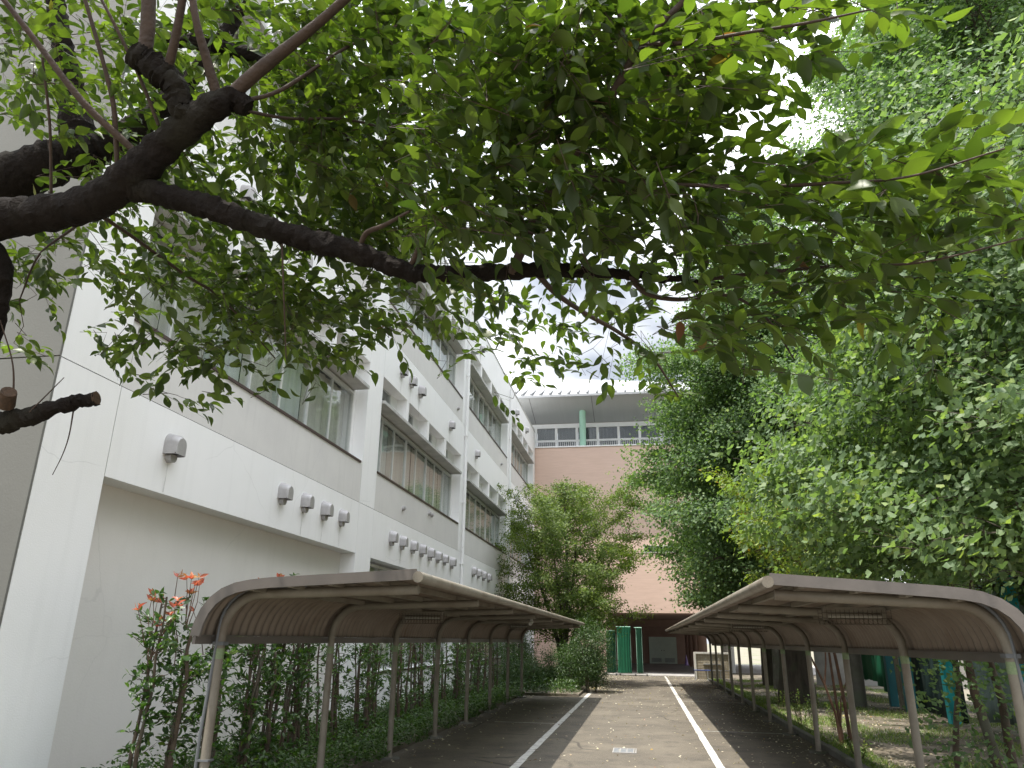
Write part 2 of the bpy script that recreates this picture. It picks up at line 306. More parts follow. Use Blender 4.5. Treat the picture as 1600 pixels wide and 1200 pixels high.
def leaf_template():
    st = [(.12, .135, .02), (.28, .225, .045), (.46, .262, .035), (.64, .225, .005), (.80, .135, -.045), (.91, .055, -.085)]
    V = [(0, 0, 0)]+[(t, -w, z) for t, w, z in st]+[(1.02, 0, -.13)]+[(t, w, z) for t, w, z in st]+[(t, 0, z-.035-.02*(i in (1, 2, 3))) for i, (t, w, z) in enumerate(st)]
    n = len(st); L = lambda i: 1+i; Rr = lambda i: n+2+i; Mm = lambda i: 2*n+2+i; tip = n+1
    F = [(0, Mm(0), L(0)), (0, Rr(0), Mm(0))]
    for i in range(n-1): F += [(L(i), Mm(i), Mm(i+1), L(i+1)), (Mm(i), Rr(i), Rr(i+1), Mm(i+1))]
    return np.array(V, float), F+[(L(n-1), Mm(n-1), tip), (Mm(n-1), Rr(n-1), tip)]
T_CHERRY = leaf_template()
T_DIAMOND = (np.array([(0, 0, 0), (.42, -.24, .05), (1, 0, -.06), (.42, .24, .05)], float), [(0, 3, 2), (0, 2, 1)])
T_GINKGO = (np.array([(0, 0, 0), (.30, 0, 0), (.72, -.60, .07), (1.0, -.27, .0), (.84, 0, -.03), (1.0, .27, .0), (.72, .60, .07)], float),
            [(1, 3, 2), (1, 4, 3), (1, 5, 4), (1, 6, 5)])
T_FAN = (np.array([(.05, 0, 0), (.80, -.52, .08), (1.0, 0, -.02), (.80, .52, .08)], float), [(0, 2, 1), (0, 3, 2)])
def norm(a): return a/(np.linalg.norm(a, axis=-1, keepdims=True)+1e-9)
def leaves(name, tpl, P, D, N, L, material, parent=None, rnd=None, width=1.0):
    """one mesh of leaves: base points P, long axes D, upward normals N, lengths L"""
    V, F = tpl; k = len(V); n = len(P)
    D = norm(D); S = norm(np.cross(N, D)); N2 = np.cross(D, S)
    L = np.asarray(L)[:, None, None]
    wv_ = (width*rng.uniform(.78, 1.18, n))[:, None, None]; cv_ = rng.normal(1.3, 1.1, n)[:, None, None]; tw_ = rng.normal(0, .10, n)[:, None, None]
    co = P[:, None, :]+L*(V[None, :, 0, None]*D[:, None, :]+(V[None, :, 1, None]*wv_+tw_*V[None, :, 0, None]**2)*S[:, None, :]+(V[None, :, 2, None]*cv_+V[None, :, 1, None]*tw_*1.5*V[None, :, 0, None])*N2[:, None, :])
    co = co.reshape(-1, 3)
    loops = np.concatenate([np.array(f) for f in F]); tot = np.array([len(f) for f in F])
    nl = len(loops)
    li = (loops[None, :]+(np.arange(n)*k)[:, None]).ravel()
    lt = np.tile(tot, n); ls = np.concatenate([[0], np.cumsum(lt)[:-1]])
    me = bpy.data.meshes.new(name); me.vertices.add(n*k); me.vertices.foreach_set("co", co.astype(np.float32).ravel())
    me.loops.add(n*nl); me.loops.foreach_set("vertex_index", li.astype(np.int32))
    me.polygons.add(len(lt)); me.polygons.foreach_set("loop_start", ls.astype(np.int32)); me.polygons.foreach_set("loop_total", lt.astype(np.int32))
    me.update(calc_edges=True)
    r = rng.random(n) if rnd is None else rnd
    at_ = me.attributes.new("rnd", 'FLOAT', 'FACE'); at_.data.foreach_set("value", np.repeat(r, len(F)).astype(np.float32))
    me.materials.append(MATS[material])
    o = bpy.data.objects.new(name, me); COL.objects.link(o)
    if parent is not None:
        o.parent = parent; o.matrix_parent_inverse = Matrix.Translation(-Vector(parent.location))
    return o
def rv(n, s=1.0): return rng.normal(size=(n, 3))*s

# ------------------------------------------------------------------ ground
g = MB(); g.quad((-400, -200, -.02), (500, -200, -.02), (500, 900, -.02), (-400, 900, -.02)); struct(g.build("ground", "field_soil"))
g = MB(); g.box(2.86, 9.5, -3, 45, -.15, .03); struct(g.build("planting_ground", "bed_soil"))
g = MB(); g.box(-5.8, -3.72, -3, 24.3, -.15, .06); g.box(-5.8, -2.0, 24.3, 41.9, -.15, .07); struct(g.build("planting_bed", "bed_soil"))
g = MB(); g.quad((-3.72, -4, -.008), (2.75, -4, -.008), (2.75, 40.2, -.008), (-3.72, 40.2, -.008)); struct(g.build("asphalt_road", "asphalt"))
g = MB()
for k in range(12):
    g.box(-12, 14, 40.2+k*2.0+.012, 42.2+k*2.0, -.1, .012)
struct(g.build("pavement", "concrete"))
g = MB()
y = -3.0
while y < 36:
    g.box(2.75, 2.86, y+.006, y+.6, -.1, .085+random.uniform(-.008, .008)); y += .6
struct(g.build("kerb", "curb_stone", bevel=.012))
g = MB()
def line(x0, y0, x1, y1, w, z=-.004):
    d = np.array([x1-x0, y1-y0]); L = np.linalg.norm(d); nseg = max(2, int(L/.35)); d = d/L; nn = np.array([-d[1], d[0]])
    e = [(random.gauss(0, .004), random.gauss(0, .004)) for _ in range(nseg+1)]
    for i in range(nseg):
        a = np.array([x0, y0])+d*L*i/nseg; b = np.array([x0, y0])+d*L*(i+1)/nseg
        p = [a+nn*(-w/2+e[i][0]), b+nn*(-w/2+e[i+1][0]), b+nn*(w/2+e[i+1][1]), a+nn*(w/2+e[i][1])]
        if d[0] != 0 or True:
            g.quad(*[(q[0], q[1], z) for q in (p if np.cross(p[1]-p[0], p[3]-p[0]) > 0 else p[::-1])])
line(-1.76, 3.0, -1.78, 27.0, .115); line(.955, 3.0, .965, 35.8, .115)
struct(g.build("road_marking", "line_paint"))
g = MB()
for yy in (9.0, 16.5): line(-3.1, yy, -1.82, yy, .05)
for yy in (8.4, 16.0, 23.6): line(1.03, yy, 2.6, yy, .05)
line(.98, 36.1, .96, 39.8, .08)
struct(g.build("stall_marking", "line_worn"))
# leftover of a painted mark and a small drain grate
dr = empty("drain_grate", (-.37, 12.85, 0), "small grey metal grate let into the sunlit asphalt of the lane", "drain")
m = MB(); m.box(-.54, -.20, 12.60, 12.63, -.02, .002); m.box(-.54, -.20, 13.09, 13.12, -.02, .002)
for x in (-.54, -.435, -.33, -.225): m.box(x, x+.014, 12.63, 13.09, -.02, .002)
m.box(-.195, -.18, 12.6, 13.12, -.02, .002); m.build("rim", "concrete", dr)
m = MB()
for x in (-.526, -.421, -.316): m.box(x, x+.091, 12.63, 13.09, -.02, -.003)
m.build("cover_plate", "grate_metal", dr)

# ------------------------------------------------------------------ white building
XF, XG = -5.8, -6.12
BAYS = [(7.25, 14.93), (15.85, 23.86), (24.80, 32.76), (33.68, 41.20)]
PILS = [(6.3, 7.25), (14.93, 15.85), (23.86, 24.80), (32.76, 33.68), (41.20, 41.9)]
FL = [4.30, 8.58]
wb = empty("white_building", (-5.8, 6.3, 0), "long white three-storey building with bands of curtained windows, left of the lane", "building")
w = MB(); J = .006
w.cur = 0
for a, b in PILS:
    a2 = a+(J if a > 6.4 else 0)
    for z0, z1 in ((-.3, 4.30), (4.30, 8.58), (8.58, 13.12)):
        w.box(-6.4, XF, a2, b-J if b < 41.5 else b, z0+J, z1-J)
for a, b in BAYS:
    for z0, z1 in ((3.25, 4.30), (7.45, 8.58), (11.73, 13.12)):
        w.box(-6.4, XF, a+J, b-J, z0 if z0 != 3.25 else 3.25, z1-J)
w.cur = 1
for a, b in BAYS:
    for z0, z1 in ((4.30, 5.17), (8.58, 9.45)): w.box(-6.4, XF-.004, a+J, b-J, z0+J, z1)
w.cur = 2
w.box(-6.6, -6.12, 7.25, 14.93, -.3, 3.25)
w.cur = 0
w.box(-6.38, -6.12, 7.22, 7.25, -.3, 3.25)
w.cur = 3      # dark joints backing and interior
w.box(-6.42, XF-.02, 6.32, 41.85, 4.296, 4.304); w.box(-6.42, XF-.02, 6.32, 41.85, 8.576, 8.584)
for y_ in [p for q in PILS[1:-1] for p in q]+[7.25, 41.20]:
    for z0, z1 in ((3.3, 4.3), (4.3, 5.1), (7.5, 8.57), (8.59, 9.4), (11.8, 13.0)): w.box(-6.35, XF-.02, y_-.005, y_+.005, z0, z1)
w.cur = 4
w.box(-22, -7.6, 6.7, 41.85, -.3, 13.0)
for z in (4.6, 8.9): w.box(-7.6, -6.42, 6.7, 41.85, z-.4, z-.05)
w.cur = 0
w.box(-22, -6.4, 6.7, 41.85, 13.0, 13.1)
w.build("wall", ["white_paint", "panel_paint", "recess_paint", "dark_joint", "room_dark"], wb)
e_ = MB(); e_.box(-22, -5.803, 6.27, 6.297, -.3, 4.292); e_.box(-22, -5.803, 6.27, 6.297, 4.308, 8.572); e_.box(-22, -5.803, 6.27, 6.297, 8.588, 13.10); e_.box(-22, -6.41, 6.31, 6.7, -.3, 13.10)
tag(e_.build("end_wall", "end_wall_grey", wb), "grey end wall facing the viewer")
cpg = MB(); cpg.box(-6.45, XF+.03, 6.27, 41.95, 13.12, 13.19); cpg.build("coping", "alu_frame", wb)

def window(a, b, z0, z1, zglass, npan, transom=True, cseed=0, fins=3):
    """one window band: frame (the part) with panes, curtains, sunshade and fins as sub-parts"""
    R = random.Random(cseed)
    f = MB(); n = npan; pw = (b-a)/n; xg = XG
    f.box(xg-.05, xg+.04, a, b, z0, z0+.05); f.box(xg-.05, xg+.05, a, b, zglass-.06, zglass)
    f.box(xg-.05, xg+.04, a, a+.04, z0+.05, zglass-.06); f.box(xg-.05, xg+.04, b-.04, b, z0+.05, zglass-.06)
    for i in range(1, n):
        off = .012 if i % 2 else -.012
        f.box(xg-.03+off, xg+.02+off, a+i*pw-(.022 if i % 2 else .03), a+i*pw+(.022 if i % 2 else .03), z0+.05, zglass-.06)
    for i in range(n):
        if i % 2: f.box(xg+.052, xg+.068, a+i*pw+.05, a+(i+1)*pw-.05, zglass-.045, zglass-.02)
    if transom:
        f.box(xg-.05, xg+.03, a, b, 6.93-5.17+z0, 6.98-5.17+z0); f.box(xg-.05, xg+.03, a, b, z1-.04, z1)
        nf = fins+1; sw = (b-a)/nf
        for i in range(nf):
            y0 = a+i*sw+.12; y1 = y0+sw*.62
            f.box(xg-.05, xg+.03, y1, y1+.04, 6.98-5.17+z0, z1-.04); f.box(xg-.05, xg+.03, (y0+y1)/2, (y0+y1)/2+.03, 6.98-5.17+z0, z1-.04)
    o = f.build("window", "alu_frame", wb)
    p = MB(); p.box(xg-.008, xg, a+.02, b-.02, z0+.02, zglass-.02)
    if transom: p.box(xg-.008, xg, a+.02, b-.02, 6.95-5.17+z0, z1-.02)
    po = p.build("pane", "glass_pane", wb); po.parent = o; po.matrix_parent_inverse = Matrix.Identity(4); o_loc(po, wb)
    c = MB()
    for i in range(n):
        if R.random() < .06: continue
        c.cur = 1 if R.random() < .22 else 0
        y0, y1 = a+i*pw+.01, a+(i+1)*pw-.01; K = 16
        ph = R.random()*6
        for k in range(K):
            t0, t1 = k/K, (k+1)/K
            x0 = xg-.16+.018*math.sin(ph+t0*K*1.3); x1 = xg-.16+.018*math.sin(ph+t1*K*1.3)
            ztop = zglass-.02
            c.quad((x0, y0+(y1-y0)*t0, z0), (x1, y0+(y1-y0)*t1, z0), (x1, y0+(y1-y0)*t1, ztop), (x0, y0+(y1-y0)*t0, ztop))
    co = c.build("curtain", ["curtain", "curtain_green"], wb, smooth=True); co.parent = o; o_loc(co, wb)
    s = MB(); s.box(XG-.1, XF+.02, a-.0, b, z0-.045, z0-.002); so = s.build("sill", "brown_sill", wb); so.parent = o; o_loc(so, wb)
    if transom:
        s = MB(); s.box(XG-.05, XF+.075, a+.004, b-.004, 6.77-5.17+z0, 6.85-5.17+z0); so = s.build("sunshade", "shelf_concrete", wb, bevel=.006); so.parent = o; o_loc(so, wb)
        sw = (b-a)/(fins+1)
        for i in range(fins):
            yc = a+(i+1)*sw; s = MB(); s.box(XG-.3, XF-.004, yc-.1, yc+.1, 6.852-5.17+z0, z1); so = s.build("fin", "white_paint", wb); so.parent = o; o_loc(so, wb)
        # solid infill panels beside each little transom window
        for i in range(fins+1):
            y0 = a+i*sw+.12+sw*.62+.04; y1 = a+(i+1)*sw-(.1 if i < fins else 0); s = MB(); s.box(XG-.05, XG+.05, y0, y1-.001, 6.852-5.17+z0, z1)
            so = s.build("infill_panel", "white_paint", wb); so.parent = o; o_loc(so, wb)
    return o
def o_loc(o, root): o.matrix_parent_inverse = Matrix.Identity(4)
# (windows themselves are placed relative to the building root, so children share its frame)
k = 0
for bi, (a, b) in enumerate(BAYS):
    for z0 in (5.17, 9.45):
        window(a, b-.12, z0, z0+2.28, z0+1.56, 8 if bi else 7, True, 10+k); k += 1
        q = MB(); q.box(XG-.28, XF-.006, b-.12, b, z0, z0+2.28) if False else None
    if bi: window(a, b-.12, .9, 3.25, 3.20, 6, False, 40+bi)
for bi, (a, b) in enumerate(BAYS):
    for z0 in (5.17, 9.45): q = MB(); q.box(XG-.28, XG+.045, b-.12+.001, b-.001, z0, z0+2.28); q.build("jamb", "white_paint", wb)
    if bi: q = MB(); q.box(XG-.28, XF-.004, a+.001, b-.001, -.3, .9); q.build("dado_wall", "white_paint", wb)

def vent(y, z, s=1.0):
    """hooded exhaust cap: half-round hood closed at the wall, open below, on a collar"""
    s = s*random.uniform(1.06, 1.2); y += random.uniform(-.02, .02)
    m = MB(); W, H, Dp = .105*s, .24*s, .15*s; n = 12
    prof = [(-W, 0)]+[(-W*math.cos(math.pi*i/n), H-W+W*math.sin(math.pi*i/n)) for i in range(n+1)]+[(W, 0)]
    pf = [(-W*.92, 0)]+[(-W*.92*math.cos(math.pi*i/n), (H-W)*.93+W*.86*math.sin(math.pi*i/n)) for i in range(n+1)]+[(W*.92, 0)]
    b0 = len(m.v)
    for (py, pz) in prof: m.v.append((XF, y+py, z-.11*s+pz))
    for (py, pz) in pf: m.v.append((XF+Dp*.8, y+py, z-.11*s+pz*.97))
    for (py, pz) in pf: m.v.append((XF+Dp, y+py*.8, z-.11*s+pz*.85))
    L = len(prof)
    for j in (0, 1):
        for i in range(L-1): m.f.append((b0+j*L+i, b0+j*L+i+1, b0+(j+1)*L+i+1, b0+(j+1)*L+i)); m.mi.append(0)
    m.f.append(tuple(b0+2*L+i for i in range(L-1, -1, -1))); m.mi.append(0)
    m.tube([(XF, y, z-.13*s), (XF+.07*s, y, z-.13*s)], .06*s, 12)
    m.cur = 1; m.box(XF+.02, XF+Dp*.93, y-W*.85, y+W*.85, z-.105*s, z-.095*s)
    m.cur = 2; L_ = random.uniform(.3, .75); w1 = random.uniform(.03, .06)
    m.quad((XF+.003, y-w1, z-.12*s), (XF+.003, y+w1, z-.12*s), (XF+.003, y+w1*.4, max(z-.12-L_, 3.27 if z < 4 else 0)), (XF+.003, y-w1*.4, max(z-.12-L_, 3.27 if z < 4 else 0)))
    return m.build("vent_hood", ["cap_metal", "dark_metal", "stain"], wb, smooth=True)
for y_ in (8.30, 11.42, 12.29, 13.13, 13.98, 17.09, 17.94, 18.81, 19.63, 20.46, 21.29, 22.10, 22.97, 26.11, 26.97, 27.88, 28.86): vent(y_, 3.86)
for y_ in (9.1, 11.2, 13.0, 17.14, 17.93, 18.77, 22.19, 26.10, 35.2, 38.2): vent(y_, 8.05)
for y_ in (17.5, 22.2, 26.4, 35.0, 38.3): vent(y_, 12.3)
for y_ in (35.0,): vent(y_, 3.9)
m = MB()
for y_, z_ in ((17.90, 4.66), (20.26, 4.91), (20.5, 4.9), (23.11, 8.86), (30.9, 4.6), (31.2, 8.8), (38.0, 8.8)):
    m.tube([(XF-.01, y_, z_), (XF+.05, y_, z_), (XF+.06, y_, z_-.02)], [.06, .06, .035], 12)
m.build("pipe_cap", "cap_metal", wb, smooth=True)
for y_, zt in ((24.25, 13.1), (33.15, 12.9)):
    m = MB(); m.tube([(XF+.07, y_, .05), (XF+.07, y_, zt)], .045, 10)
    for z_ in (1.5, 3.9, 5.9, 8.2, 10.4, 12.4): m.box(XF, XF+.125, y_-.055, y_+.055, z_, z_+.03)
    m.build("downpipe", "white_paint", wb, smooth=True)

# ------------------------------------------------------------------ terracotta building across the far end
tb = empty("terracotta_building", (0, 42, 0), "big terracotta tiled building closing off the far end of the lane", "building")
m = MB(); Y0 = 42.0
m.cur = 0
m.box(-12, -1.86, Y0, Y0+.5, 0, 3.04); 
m.box(-12, .20, Y0, Y0+.5, 3.04, 12.2); m.box(1.85, 9, Y0, Y0+.5, 3.04, 12.2)
m.box(.20, 1.85, Y0, Y0+.5, 3.04, 6.17); m.box(.20, 1.85, Y0, Y0+.5, 6.58, 12.2)
m.box(-12, -11.6, Y0+.5, 64, 0, 12.2); m.box(8.6, 9, Y0+.5, 64, 3.04, 12.2)
m.cur = 1
m.box(-2.35, -1.86, Y0+.5, 62, 0, 3.04)             # passage side wall
m.box(-2.35, .40, 62.0, 62.4, 0, 3.04); m.box(2.48, 4.4, 62.0, 62.4, 0, 3.04); m.box(.40, 2.48, 62.0, 62.4, 1.95, 3.04)
m.box(-11.6, 8.6, Y0+.5, 64, 3.04, 3.4)            # passage ceiling
m.box(-1.86, 3.0, 55, 55.4, 2.6, 3.04)
m.build("wall", ["terracotta_tile", "brown_wall"], tb)
m = MB(); m.box(-11.9, 8.95, Y0-.06, Y0+1.8, 12.202, 12.27); m.build("wall_coping", "white_paint", tb)
# upper window band
m = MB(); yw = 43.8; pw = 1.255; x = -9.76
xs = [x+i*pw for i in range(15)]
m.box(xs[0], xs[-1], yw-.06, yw+.04, 12.27, 12.72); m.box(xs[0], xs[-1], yw-.06, yw+.04, 12.99, 13.11); m.box(xs[0], xs[-1], yw-.06, yw+.04, 13.86, 14.12)
for x in xs:
    m.box(x-.07, x+.07, yw-.075, yw+.035, 12.27, 14.10)
wf = m.build("window", "white_paint", tb)
m = MB(); m.box(xs[0], xs[-1], yw-.01, yw, 12.4, 13.9); po = m.build("pane", "glass_pane", tb); po.parent = wf; o_loc(po, tb)
m = MB()
for i in range(14):
    for k in range(10):
        t0, t1 = xs[i]+.08+k*.11, xs[i]+.08+(k+1)*.11
        m.quad((t0, yw+.15+.02*(k % 2), 12.4), (t1, yw+.15+.02*((k+1) % 2), 12.4), (t1, yw+.15+.02*((k+1) % 2), 13.95), (t0, yw+.15+.02*(k % 2), 13.95))
co = m.build("curtain", "grey_curtain", tb); co.parent = wf; o_loc(co, tb)
m = MB()
for i in range(14):
    for k in range(9): m.box(xs[i]+.12+k*.122, xs[i]+.145+k*.122, yw-.055, yw-.035, 12.72, 12.99)
gr = m.build("grille", "white_paint", tb); gr.parent = wf; o_loc(gr, tb)
# small window lower in the wall
m = MB(); m.box(.20, 1.85, 41.97, 42.1, 6.17, 6.22); m.box(.20, 1.85, 41.97, 42.1, 6.53, 6.58)
for x in (.20, .70, 1.22, 1.79): m.box(x, x+.06, 41.965, 42.09, 6.22, 6.53)
wf2 = m.build("window", "off_white", tb)
m = MB(); m.box(.2, 1.85, 42.06, 42.07, 6.2, 6.55); po = m.build("pane", "glass_pane", tb); po.parent = wf2; o_loc(po, tb)
m = MB(); m.box(.2, 1.85, 42.3, 42.5, 6.17, 6.58); ro = m.build("blind", "room_dark", tb); ro.parent = wf2; o_loc(ro, tb)
# columns under the eave
for cx in (-9.1, -3.03, 3.05):
    m = MB(); m.tube([(cx, 42.45, 12.27), (cx, 42.45, 14.55)], .19, 20); tag(m.build("eave_column", "mint_paint", tb, smooth=True), "mint green round column under the eave")
# soffit and roof
m = MB()
def slab(p, t):
    n_ = len(p); b = len(m.v); m.v += [tuple(q) for q in p]+[(q[0], q[1], q[2]+t) for q in p]
    m.f.append(tuple(range(b+n_-1, b-1, -1))); m.mi.append(m.cur); m.f.append(tuple(range(b+n_, b+2*n_))); m.mi.append(m.cur)
    for i in range(n_): m.f.append((b+i, b+(i+1) % n_, b+n_+(i+1) % n_, b+n_+i)); m.mi.append(m.cur)
zs = lambda y: 14.50+.23*(42.3-y)
slab([(-14, 40.7, zs(40.7)), (10.5, 40.7, zs(40.7)), (10.5, 45.0, zs(45)), (-14, 45.0, zs(45))], .06)
m.build("soffit", "soffit_metal", tb)
m = MB()
for i in range(7):
    xx = -13.2+i*3.6; slab([(xx, 40.75, zs(40.75)-.012), (xx+.03, 40.75, zs(40.75)-.012), (xx+.03, 43.7, zs(43.7)-.012), (xx, 43.7, zs(43.7)-.012)], .008)
m.build("soffit_seam", "dark_joint", tb)
m = MB(); m.cur = 0
slab([(-14.1, 40.55, 14.86), (10.5, 40.55, 14.86), (10.5, 50, 17.6), (-14.1, 50, 19.9)], .10)
for i in range(45):
    xx = -14.0+i*.54; tt = (xx+14.1)/24.6; zt = 19.9+(17.6-19.9)*tt
    m.cur = 1; slab([(xx, 40.50, 14.965), (xx+.09, 40.50, 14.965), (xx+.09, 50, zt+.105), (xx, 50, zt+.105)], .07)
m.cur = 0; m.box(-14.1, 10.5, 40.44, 40.55, 14.80, 14.93)
m.build("roof", ["roof_metal", "roof_seam"], tb)
# double door at the end of the passage
m = MB(); m.box(.44, 1.42, 61.93, 61.98, .02, 1.90); m.box(1.44, 2.42, 61.93, 61.98, .02, 1.90)
m.box(.40, .44, 61.9, 62.0, 0, 1.95); m.box(2.42, 2.48, 61.9, 62.0, 0, 1.95); m.box(.44, 2.42, 61.9, 62.0, 1.90, 1.95)
m.box(.45, 2.41, 61.99, 62.02, 0, 1.90)
dd = m.build("double_door", "door_paint", tb)
m = MB()
for x0 in (.56, 1.56):
    for i in range(9): m.box(x0, x0+.74, 61.90, 61.93, .12+i*.034, .138+i*.034)
lo = m.build("louvre", "grate_metal", tb); lo.parent = dd; o_loc(lo, tb)
m = MB(); m.box(1.32, 1.36, 61.86, 61.93, .93, 1.0); m.box(1.50, 1.54, 61.86, 61.93, .93, 1.0); lo = m.build("handle", "dark_metal", tb); lo.parent = dd; o_loc(lo, tb)
for i, (cx, cyy) in enumerate([(3.31, 46.5), (3.31, 51.2), (3.31, 55.7), (3.31, 60.0)]):
    m = MB(); m.tube([(cx, cyy, 0), (cx, cyy, 3.04)], .27, 20); m.build("passage_column", "brown_wall", tb, smooth=True)
m = MB(); m.tube([(4.6, 45.0, 0), (4.6, 45.0, 3.04)], .3, 20); m.build("passage_column", "shelf_concrete", tb, smooth=True)

# ------------------------------------------------------------------ bicycle shelters
def shelter(sgn, xr, xf, zf, zr, y0, y1, posts, label, conduit_side):
    """sgn: direction from the rear eave to the open front edge"""
    root = empty("bicycle_shelter", (xr, y0, 0), label, "bicycle shelter", "arched bicycle shelters lining the lane")
    W = abs(xf-xr)
    prof = [(0, zr)]+[(.02, zr+.10), (.06, zr+.20), (.125, zr+.285), (.21, zr+.35), (.32, zr+.395), (.45, zr+.42), (.62, zr+.437)]
    n0 = prof[-1]; prof += [(n0[0]+(W-n0[0])*t, n0[1]+(zf-n0[1])*t) for t in (.33, .66, 1)]
    ny = int((y1-y0)/.14*8); ys = np.linspace(y0, y1, ny+1)
    vs, fs = [], []
    nrm = []
    for i, (u, z) in enumerate(prof):
        a = prof[max(i-1, 0)]; b = prof[min(i+1, len(prof)-1)]; t = np.array([b[0]-a[0], b[1]-a[1]]); t /= np.linalg.norm(t); nrm.append((-t[1], t[0]))
    wv = [.012*max(-1, min(1, 1.7*math.sin(2*math.pi*y/.14))) for y in ys]
    for lay in (0, .004):
        for i, (u, z) in enumerate(prof):
            for j, y in enumerate(ys):
                d = wv[j]+lay; vs.append((xr+sgn*(u+nrm[i][0]*d), y, z+nrm[i][1]*d))
    npf = len(prof); nyy = ny+1
    for lay in (0, 1):
        o_ = lay*npf*nyy
        for i in range(npf-1):
            for j in range(ny):
                q = (o_+i*nyy+j, o_+(i+1)*nyy+j, o_+(i+1)*nyy+j+1, o_+i*nyy+j+1); fs.append(q if (lay == 0) == (sgn < 0) else q[::-1])
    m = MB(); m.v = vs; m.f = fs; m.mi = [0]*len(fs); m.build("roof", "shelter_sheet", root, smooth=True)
    # end fascias
    for ye, dy in ((y0-.02, .03), (y1-.01, .03)):
        m = MB(); b = 0
        for i, (u, z) in enumerate(prof):
            nx_, nz_ = nrm[i]
            for (dd_, yy) in ((.030, ye), (.030, ye+dy), (-.055, ye+dy), (-.055, ye)):
                m.v.append((xr+sgn*(u+nx_*dd_), yy, z+nz_*dd_))
        for i in range(npf-1):
            for k in range(4):
                a, c = i*4+k, i*4+(k+1) % 4; m.f.append((a, c, c+4, a+4)); m.mi.append(0)
        m.f.append((3, 2, 1, 0)); m.mi.append(0); e = (npf-1)*4; m.f.append((e, e+1, e+2, e+3)); m.mi.append(0)
        m.build("end_fascia", "fascia_sheet", root)
    m = MB(); m.tube([(xf+sgn*.02, y0-.03, zf-.035), (xf+sgn*.02, y1, zf-.035)], .045, 14); m.build("gutter", "shelter_steel", root, smooth=True)
    m = MB(); m.box(min(xr-.015, xr+.015), max(xr-.015, xr+.015)+.0, y0, y1, zr-.07, zr-.005); m.box(xr-.045, xr+.045, y0, y1, zr-.004, zr+.004); m.build("rear_eave_bar", "fascia_sheet", root)
    for f_ in (.45, .80, 1.15, 1.55):
        if f_ > W-.1: continue
        z_ = None
        for i in range(npf-1):
            if prof[i][0] <= f_ <= prof[i+1][0]:
                t = (f_-prof[i][0])/(prof[i+1][0]-prof[i][0]); z_ = prof[i][1]+t*(prof[i+1][1]-prof[i][1])
        m = MB(); x_ = xr+sgn*f_; m.box(x_-.025, x_+.025, y0+.02, y1-.02, z_-.062, z_-.014); m.build("purlin", "shelter_steel", root)
    # posts with curved arms
    pu = .085 if sgn > 0 else .11
    R = .040
    def arm_pts():
        ang = [math.pi/2*i/7 for i in range(8)]
        r1 = .34; zt = zr+.35; cx, cz = pu+r1, zt-r1
        pts = [(pu, 0), (pu, cz*.5), (pu, cz)]+[(cx-r1*math.cos(a), cz+r1*math.sin(a)) for a in ang[1:]]
        xe = W-.06; slope = (zf-.115-zt)/(xe-cx)
        pts += [(cx+(xe-cx)*t, zt+slope*(xe-cx)*t) for t in (.3, .6, 1)]
        return pts
    AP = arm_pts()
    for i, yp in enumerate(posts):
        jx = random.uniform(-.008, .008)
        m = MB(); m.tube([(xr+sgn*u+jx*(1 if z < .1 else 0), yp, z) for u, z in AP], [R]*3+[R*1.05]*(len(AP)-3), 14)
        for f_ in (.45, .80, 1.15, 1.55):
            if f_ < W-.1: x_ = xr+sgn*f_; zz = np.interp(f_, [q[0] for q in AP[3:]], [q[1] for q in AP[3:]]); m.box(x_-.03, x_+.03, yp-.02, yp+.02, zz+.03, zz+.075)
        po_ = m.build("post", "shelter_steel", root, smooth=True)
        m = MB(); m.tube([(xr+sgn*pu, yp, 1.41+.01*(i % 2)), (xr+sgn*pu, yp, 1.495)], R+.002, 14, cap=False); c = m.build("tape", "tape_green", root, smooth=True); c.parent = po_; o_loc(c, root)
        m = MB(); m.tube([(xr+sgn*pu, yp, -.03), (xr+sgn*pu, yp, .015)], [.16, .15], 14); c = m.build("footing", "curb_stone", root); c.parent = po_; o_loc(c, root)
        m = MB(); m.tube([(xr+sgn*pu, yp, .0), (xr+sgn*pu, yp, .03)], [.055, .05], 14); c = m.build("collar", "shelter_steel", root); c.parent = po_; o_loc(c, root)
    # conduit running up the first post and along its arm
    yp = posts[0]; off = -.035
    m = MB(); pts = [(xr+sgn*(u-.055 if z < zr else u-.01), yp+off, z+(.0 if z < zr else .055)) for u, z in AP if u < W*.62]
    m.tube(pts, .014, 8); m.box(xr+sgn*pu-.05, xr+sgn*pu+.05, yp-.045, yp+.045, 1.52, 1.55); m.box(xr+sgn*pu-.052, xr+sgn*pu+.052, yp-.046, yp+.046, .62, .635)
    m.build("conduit", "conduit_grey", root, smooth=True)
    return root
